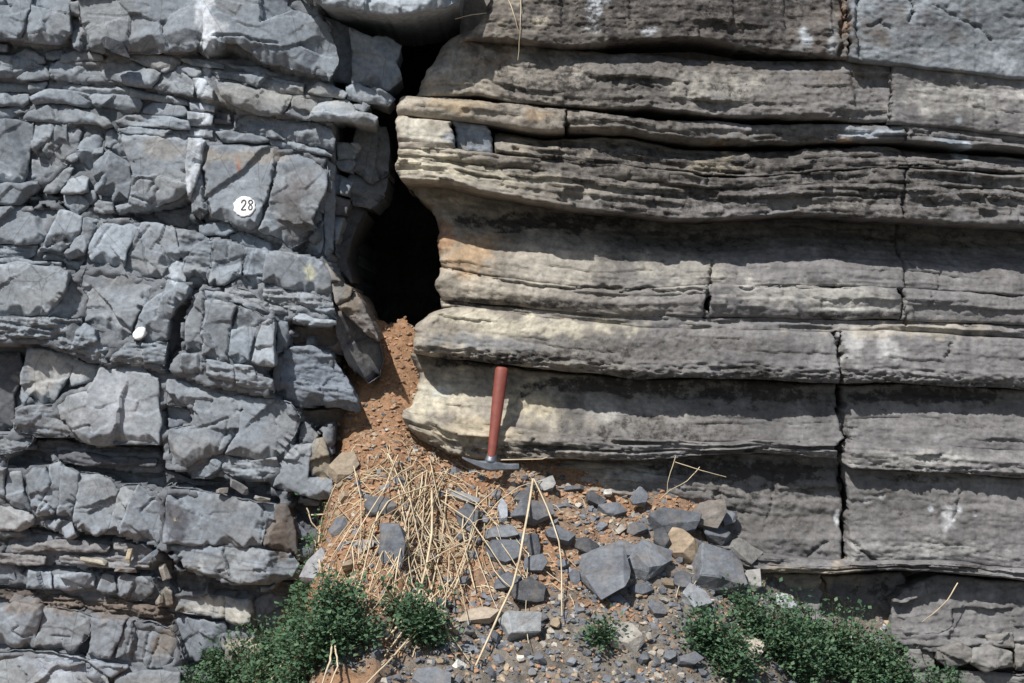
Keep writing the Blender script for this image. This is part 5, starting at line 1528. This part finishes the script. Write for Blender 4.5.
# ------------------------------------------------------------------ hammer
def lathe(name, prof, p0, p1, mat, parent, seg=20, squash=1.0):
    p0 = Vector(p0); p1 = Vector(p1)
    ax = (p1 - p0); L = ax.length; ax.normalize()
    u = ax.cross(Vector((0, 1, 0))).normalized(); v = ax.cross(u)
    co, q, tr = [], [], []
    for (t, r) in prof:
        for a in range(seg):
            th = a / seg * 2 * math.pi
            co.append(p0 + ax * (t * L) + u * (r * math.cos(th)) + v * (r * squash * math.sin(th)))
    for i in range(len(prof) - 1):
        for a in range(seg):
            b = (a + 1) % seg
            q.append((i * seg + a, i * seg + b, (i + 1) * seg + b, (i + 1) * seg + a))
    co = [c[:] for c in co]
    return np_mesh(name, co, q, mat=mat, parent=parent)


hb = hit(490, 466)
HY = -.115
def hp(px, py, y=HY): return px2w(px, py, y)
hroot = bpy.data.objects.new('geological_hammer', None)
C.objects.link(hroot)
hroot.location = hp(490, 466)
hroot.empty_display_size = .05
tagged(hroot, 'red-handled geological pick hammer standing on its head against the cliff', 'hammer')
k = 1 / PPM * (DIST + HY) / DIST
bot = hp(491.5, 456, HY); top_ = hp(502, 367.5, HY + .055)
lathe('handle', [(-.10, .0), (-.10, 3.6 * k), (0, 4.1 * k), (.06, 4.4 * k), (.3, 5.2 * k), (.55, 6.0 * k), (.8, 6.5 * k), (.96, 6.6 * k), (.99, 6.2 * k), (1.0, 5.0 * k), (1.0, 0)], bot, top_, M_RED, hroot, squash=.8)
# head: curved pick sweeping to a point on the left, square face on the right
cl = [(462, 457.5, 1.0, 1.0), (466, 459.2, 2.4, 1.5), (472, 461.6, 3.4, 2.3), (479, 464, 4.2, 3.3), (485, 465.4, 5.0, 4.6), (491, 466, 5.2, 5.4), (497, 466.2, 5.0, 4.6), (502, 466.6, 4.2, 3.6), (508, 466.8, 4.0, 3.2), (516, 466.6, 4.2, 3.2), (519, 466.5, 3.8, 2.8)]
co, q = [], []
sec = [(-1, -.6), (-.6, -1), (.6, -1), (1, -.6), (1, .6), (.6, 1), (-.6, 1), (-1, .6)]
for (cx, cy, ry_, rz_) in cl:
    c = hp(cx, cy)
    for (a, b) in sec:
        co.append((c.x, c.y + a * ry_ * k, c.z + b * rz_ * k))
ns = len(sec)
for i in range(len(cl) - 1):
    for a in range(ns):
        b = (a + 1) % ns
        q.append((i * ns + a, i * ns + b, (i + 1) * ns + b, (i + 1) * ns + a))
for e0 in (0, (len(cl) - 1) * ns):
    q += [(e0, e0 + 1, e0 + 2, e0 + 3), (e0, e0 + 3, e0 + 4, e0 + 7), (e0 + 7, e0 + 4, e0 + 5, e0 + 6)]
hhead = np_mesh('head', co, q, mat=M_STEEL, parent=hroot, smooth_sh=False)
c0 = hp(490.6, 463.5); c1 = hp(492, 453.5, HY + .006)
lathe('socket', [(0, 0), (0, 6.6 * k), (.25, 6.4 * k), (.6, 5.6 * k), (1, 4.6 * k), (1, 0)], c0, c1, M_STEEL, hhead, 12, .85)


# ------------------------------------------------------------------ straw and stalks
def tube(pts, r0, r1, sides=4):
    pts = [Vector(p) for p in pts]
    co, q = [], []
    for i, p in enumerate(pts):
        t = (pts[min(i + 1, len(pts) - 1)] - pts[max(i - 1, 0)])
        t = t.normalized() if t.length > 1e-9 else Vector((0, 0, 1))
        u = t.cross(Vector((0, 1, .01)));
        u = u.normalized() if u.length > 1e-5 else Vector((1, 0, 0))
        v = t.cross(u)
        r = r0 + (r1 - r0) * i / max(1, len(pts) - 1)
        for a in range(sides):
            th = a / sides * 2 * math.pi
            co.append((p + u * (r * math.cos(th)) + v * (r * math.sin(th)))[:])
    for i in range(len(pts) - 1):
        for a in range(sides):
            b = (a + 1) % sides
            q.append((i * sides + a, i * sides + b, (i + 1) * sides + b, (i + 1) * sides + a))
    return co, q


def densify(pl, n, rg, wob):
    pl = [Vector(p) for p in pl]
    d = [0]
    for a, b in zip(pl[:-1], pl[1:]): d.append(d[-1] + (b - a).length)
    out = []
    for i in range(n):
        s = d[-1] * i / (n - 1)
        j = max(k for k in range(len(d)) if d[k] <= s + 1e-9); j = min(j, len(pl) - 2)
        f = (s - d[j]) / max(1e-9, d[j + 1] - d[j])
        p = pl[j].lerp(pl[j + 1], f)
        out.append(p + Vector((rg.uniform(-wob, wob), rg.uniform(-wob, wob), 0)))
    return out


def stalk(pl_px, lifts, wpx, label, group=None, mat=None, name='straw_stalk', rg=random.Random(3), cat='stalk', onwall=None, n=9):
    """stalk seen along px points; lifts = how far (m) it stands off the bank at each point"""
    P = []
    for (px, py), lf in zip(pl_px, lifts):
        if onwall is not None:
            P.append(px2w(px, py, onwall - lf))
        else:
            h0 = hit(px, py)
            P.append(px2w(px, py, h0.y - lf))
    P = densify(P, n, rg, .0012)
    k = 1 / PPM
    co, q = tube(P, wpx * k * .5, wpx * k * .36)
    o = np_mesh(name, co, q, mat=mat or M_STRAW)
    tagged(o, label, cat, group)
    return o


rs = random.Random(5)
stalk([(533, 479), (525, 530), (515, 580), (500, 612), (476, 666)], [.06, .10, .10, .07, .02], 2.6, 'long bent straw stalk reaching from the heap to the bottom', rg=rs)
stalk([(534, 479), (548, 510), (561, 546), (562, 616)], [.06, .09, .09, .03], 1.8, 'thin straw stalk hanging right of the long bent stalk', rg=rs)
stalk([(432, 491), (432, 530), (427, 565), (416, 606), (385, 640)], [.04, .06, .06, .06, .03], 2.8, 'thick pale stalk upright in the middle of the heap', rg=rs)
stalk([(315, 541), (320, 565), (326, 596), (331, 630), (332, 645)], [.06, .10, .12, .12, .10], 2.6, 'pale stalk standing up through the left bush', rg=rs)
stalk([(332, 645), (330, 662), (320, 690)], [.12, .12, .10], 2.0, 'bent stalk end below the left bush', rg=rs)
stalk([(335, 645), (338, 665), (329, 688)], [.11, .11, .09], 1.8, 'second bent stalk end below the left bush', rg=rs)
stalk([(286, 658), (264, 690)], [.12, .10], 1.6, 'short stalk leaning left across the left bush', rg=rs)
stalk([(380, 505), (366, 560), (350, 620)], [.04, .05, .03], 1.6, 'thin stalk slanting over the tall dark slab', rg=rs)
stalk([(424, 620), (395, 655), (360, 690)], [.05, .04, .03], 1.8, 'pale stalk slanting from the small bush to the bottom edge', rg=rs)
stalk([(676, 456), (668, 480), (666, 500)], [.0, .01, .02], 0.9, 'thin dry twig upright against the cliff foot', rg=rs, name='dry_twig', cat='twig', mat=M_STRAW2, onwall=-.08)
stalk([(700, 467), (686, 482), (670, 490), (660, 499)], [.0, .02, .02, .02], 0.9, 'dry twig slanting over the upright twig', rg=rs, name='dry_twig', cat='twig', mat=M_STRAW2, onwall=-.08)
stalk([(675, 462), (700, 470), (726, 477)], [.02, .02, .0], 0.9, 'thin dry twig reaching right along the cliff', rg=rs, name='dry_twig', cat='twig', mat=M_STRAW2, onwall=-.08)
stalk([(958, 583), (948, 600), (934, 613), (922, 622)], [.0, .02, .02, .0], 1.4, 'dry twig lying against the lower right rock', rg=rs, name='dry_twig', cat='twig', mat=M_STRAW2, onwall=-.06)
stalk([(505, -10), (514, 15), (521, 38)], [.0, .02, .0], 1.2, 'dry grass stem hanging from the top of the cliff', rg=rs, name='dry_grass_stem', onwall=-.12)
stalk([(521, -10), (520, 30), (518, 60)], [.0, .02, .0], 1.0, 'straight dry grass stem beside the hanging one', rg=rs, name='dry_grass_stem', onwall=-.11)
stalk([(487, 13), (470, 15), (455, 19)], [.0, .02, .0], 0.9, 'thin dry grass stem crossing the top of the gap', rg=rs, name='dry_grass_stem', onwall=-.10)
stalk([(690, 590), (700, 575), (683, 572), (676, 598)], [.03, .02, .02, .02], 1.2, 'curled dry twig beside the dark boulder', rg=rs, name='dry_twig', cat='twig', mat=M_STRAW2)
stalk([(500, 460), (545, 459), (548, 457)], [.0, .0, .0], 1.4, 'straw lying level behind the hammer head', rg=rs, onwall=-.09)
stalk([(311, 515), (330, 514), (334, 514)], [.0, .01, .0], 1.6, 'short straw sticking out of the dark gap under the block', rg=rs, onwall=-.14)
stalk([(307, 508), (311, 522), (322, 534)], [.0, .02, .02], 1.6, 'bent straw under the overhanging block', rg=rs, onwall=-.14)

for i_, (pl_, wd0_) in enumerate([
        ([(398, 455), (384, 490), (358, 530), (332, 590)], 1.8), ([(406, 470), (412, 510), (424, 560), (436, 610)], 1.6), ([(480, 512), (470, 540), (455, 580), (442, 600)], 1.8),
        ([(440, 500), (470, 520), (488, 545), (506, 572)], 1.8), ([(372, 500), (350, 528), (330, 560), (322, 600)], 1.6), ([(415, 488), (404, 530), (396, 575), (392, 600)], 2.0),
        ([(500, 485), (478, 505), (462, 530), (440, 556)], 1.6), ([(545, 480), (520, 486), (500, 500), (486, 516)], 1.4), ([(450, 545), (448, 580), (444, 612), (448, 640)], 1.6),
        ([(352, 545), (356, 580), (352, 610), (356, 640)], 1.8), ([(430, 460), (438, 500), (452, 540), (470, 560)], 1.2)]):
    stalk(pl_, [.03, .075, .075, .03], wd0_ * .75, 'long pale straw stem fanning out over the top of the heap', 'long straw stems over the heap', rg=rs, n=12)
LAB = 'dry straw stalk lying in the heap over the orange soil'
GRP = 'straw stalks heaped on the bank'
n = 0
for i in range(400):
    if n >= 68: break
    # fan out from under the gap, most run down the bank
    px = rs.gauss(420, 66); py = rs.uniform(452, 590)
    if px < 326 or px > 590 or py < float(interp(ZB, px)) + 10: continue
    if px > 480 and rs.random() < .5: continue
    L = rs.uniform(30, 105) if rs.random() < .7 else rs.uniform(100, 175)
    a = rs.gauss(math.radians(102), math.radians(38)) if px < 450 else rs.gauss(math.radians(112), math.radians(34))
    ex, ey = px + L * math.cos(a), py + L * math.sin(a)
    if ey > 675 or ex < 305 or ex > 600: continue
    bend = rs.gauss(0, .10) * L
    nx_, ny_ = -math.sin(a) * bend, math.cos(a) * bend
    q1 = (px + (ex - px) * .33 + nx_ * rs.uniform(.4, 1.1), py + (ey - py) * .33 + ny_ * rs.uniform(.4, 1.1))
    q2 = (px + (ex - px) * .68 + nx_ * rs.uniform(.4, 1.1), py + (ey - py) * .68 + ny_ * rs.uniform(.4, 1.1))
    l0, l1 = rs.uniform(.0, .05), rs.uniform(.0, .05)
    hm = max(l0, l1) + rs.uniform(.0, .03)
    stalk([(px, py), q1, q2, (ex, ey)], [l0, hm, hm * .9, l1], rs.choice((.6, .8, 1.0, 1.2, 1.6)), LAB, GRP, mat=rs.choice((M_STRAW, M_STRAW, M_STRAW2, M_STRAW3)), rg=rs, n=10)
    n += 1

# short litter, one mass
V, Q = [], []
for i in range(520):
    px = rs.gauss(420, 60); py = rs.uniform(440, 600)
    if px < 325 or px > 600 or py < float(interp(ZB, px)) + 4: continue
    h0 = hit(px, py)
    L = rs.uniform(.02, .10); a = rs.uniform(0, math.pi)
    dx, ds = L * math.cos(a), L * math.sin(a)
    p0 = Vector((h0.x, h0.y, 0)); p1 = Vector((h0.x + dx, h0.y - ds * .75, 0))
    pm = (p0 + p1) / 2
    pts = []
    for p, up in ((p0, .003), (pm, .012), (p1, .004)):
        pts.append((p.x, p.y, float(soil_z(p.x, p.y)) + up))
    co, q = tube(pts, .0016, .0011, 3)
    Q += [tuple(j + len(V) for j in f) for f in q]; V += co
lit = np_mesh('straw_litter', V, Q, mat=M_STRAW2, origin=(0, 0, 0))
tagged(lit, 'short broken straw littering the orange soil', 'straw', kind='stuff')


# ------------------------------------------------------------------ plants
def plant(cx, cy, spread_px, up_px, nstem, leaves, label, group, seed, lean=0.0, leaf=.0115, name='leafy_bush', depth=.10, wide=1.0):
    rg = random.Random(seed)
    b = hit(cx, cy)
    root = bpy.data.objects.new(name, None); C.objects.link(root)
    root.location = b; root.empty_display_size = .05
    tagged(root, label, 'bush', group)
    k = 1 / PPM
    SV, SQ = [], []
    LV, LQ, LC = [], [], []
    leaves = int(leaves * 1.3)
    per = max(6, leaves // nstem)
    for s in range(nstem):
        a = rg.uniform(0, 2 * math.pi); rr = math.sqrt(rg.random())
        tx = rr * math.cos(a) * spread_px * k * wide
        ty = rr * math.sin(a) * depth - .02
        tz = up_px * k * (1 - .55 * rr * rr) * rg.choice((.35, .5, .65, .8, .9, 1.0, 1.1, 1.35))
        base = Vector((b.x + tx * .55 + rg.uniform(-.02, .02), b.y + ty * .5, 0))
        base.z = float(soil_z(base.x, base.y)) - .005
        tip = Vector((b.x + tx + lean * tz, b.y + ty - .03, 0))
        tip.z = max(base.z, float(soil_z(tip.x, tip.y))) + tz
        mid = (base + tip) / 2 + Vector((rg.uniform(-.02, .02), rg.uniform(-.02, .02), .015))
        pl = [base, base.lerp(mid, .6), mid, mid.lerp(tip, .6), tip]
        co, q = tube(pl, .0022, .0009, 3)
        SQ += [tuple(j + len(SV) for j in f) for f in q]; SV += co
        for l in range(per):
            t = .18 + .85 * rg.random()
            c = (base.lerp(mid, t * 2) if t < .5 else mid.lerp(tip, min(1.06, (t - .5) * 2)))
            o = Vector((rg.gauss(0, 1), rg.gauss(0, 1), rg.gauss(0, .8)))
            c = c + o * (.012 if rg.random() < .7 else .026)
            if c.z < float(0 * t) : pass
            d = (o.normalized() + Vector((0, -.25, .25))).normalized()
            L = leaf * rg.choice((.5, .7, .9, 1.0, 1.2, 1.5)); W = L * rg.uniform(.34, .5)
            side = d.cross(Vector((rg.uniform(-.5, .5), rg.uniform(-.8, .2), 1))).normalized()
            nrm = side.cross(d).normalized()
            i0 = len(LV)
            LV += [c[:], (c + d * L * .5 + side * W - nrm * W * .3)[:], (c + d * L + nrm * L * -.12)[:], (c + d * L * .5 - side * W - nrm * W * .3)[:]]
            LQ += [(i0, i0 + 1, i0 + 2), (i0, i0 + 2, i0 + 3)]
            v = rg.random() ** 1.3 if rg.random() < .93 else 1.0
            LC += [(v, v, v, 1)] * 4
    np_mesh('stem', SV, SQ, mat=M_STEM, parent=root)
    np_mesh('foliage', LV, np.zeros((0, 4)), LQ, LC, M_LEAF, False, parent=root)
    return root


G1 = 'green bushes below the blocky cliff'; G2 = 'green bushes below the bedded cliff'
plant(322, 652, 54, 56, 120, 5600, 'tallest green bush on the left, beside the straw', G1, 1, depth=.11)
plant(283, 668, 44, 46, 75, 3000, 'low green bush left of the tallest one', G1, 2, depth=.09)
plant(228, 692, 50, 46, 75, 3000, 'low green bush at the bottom left corner of the bank', G1, 3, depth=.08)
plant(417, 634, 27, 40, 40, 1500, 'small green bush in the straw', G1, 4, depth=.07)
plant(601, 633, 13, 14, 16, 320, 'tiny green tuft alone on the gravel', None, 5, depth=.03, name='green_tuft')
plant(722, 664, 34, 46, 55, 2200, 'green bush below the dark boulder', G2, 6, depth=.08)
plant(775, 654, 46, 46, 70, 3000, 'green bush with a pale slab inside it', G2, 7, depth=.09)
plant(835, 672, 62, 54, 110, 5000, 'largest green bush on the right', G2, 8, depth=.10)
plant(886, 688, 28, 50, 40, 1500, 'low green bush at the right end of the row', G2, 9, depth=.07)
plant(945, 700, 24, 30, 20, 600, 'sparse low bush at the bottom right under the rubble', G2, 10, depth=.06)
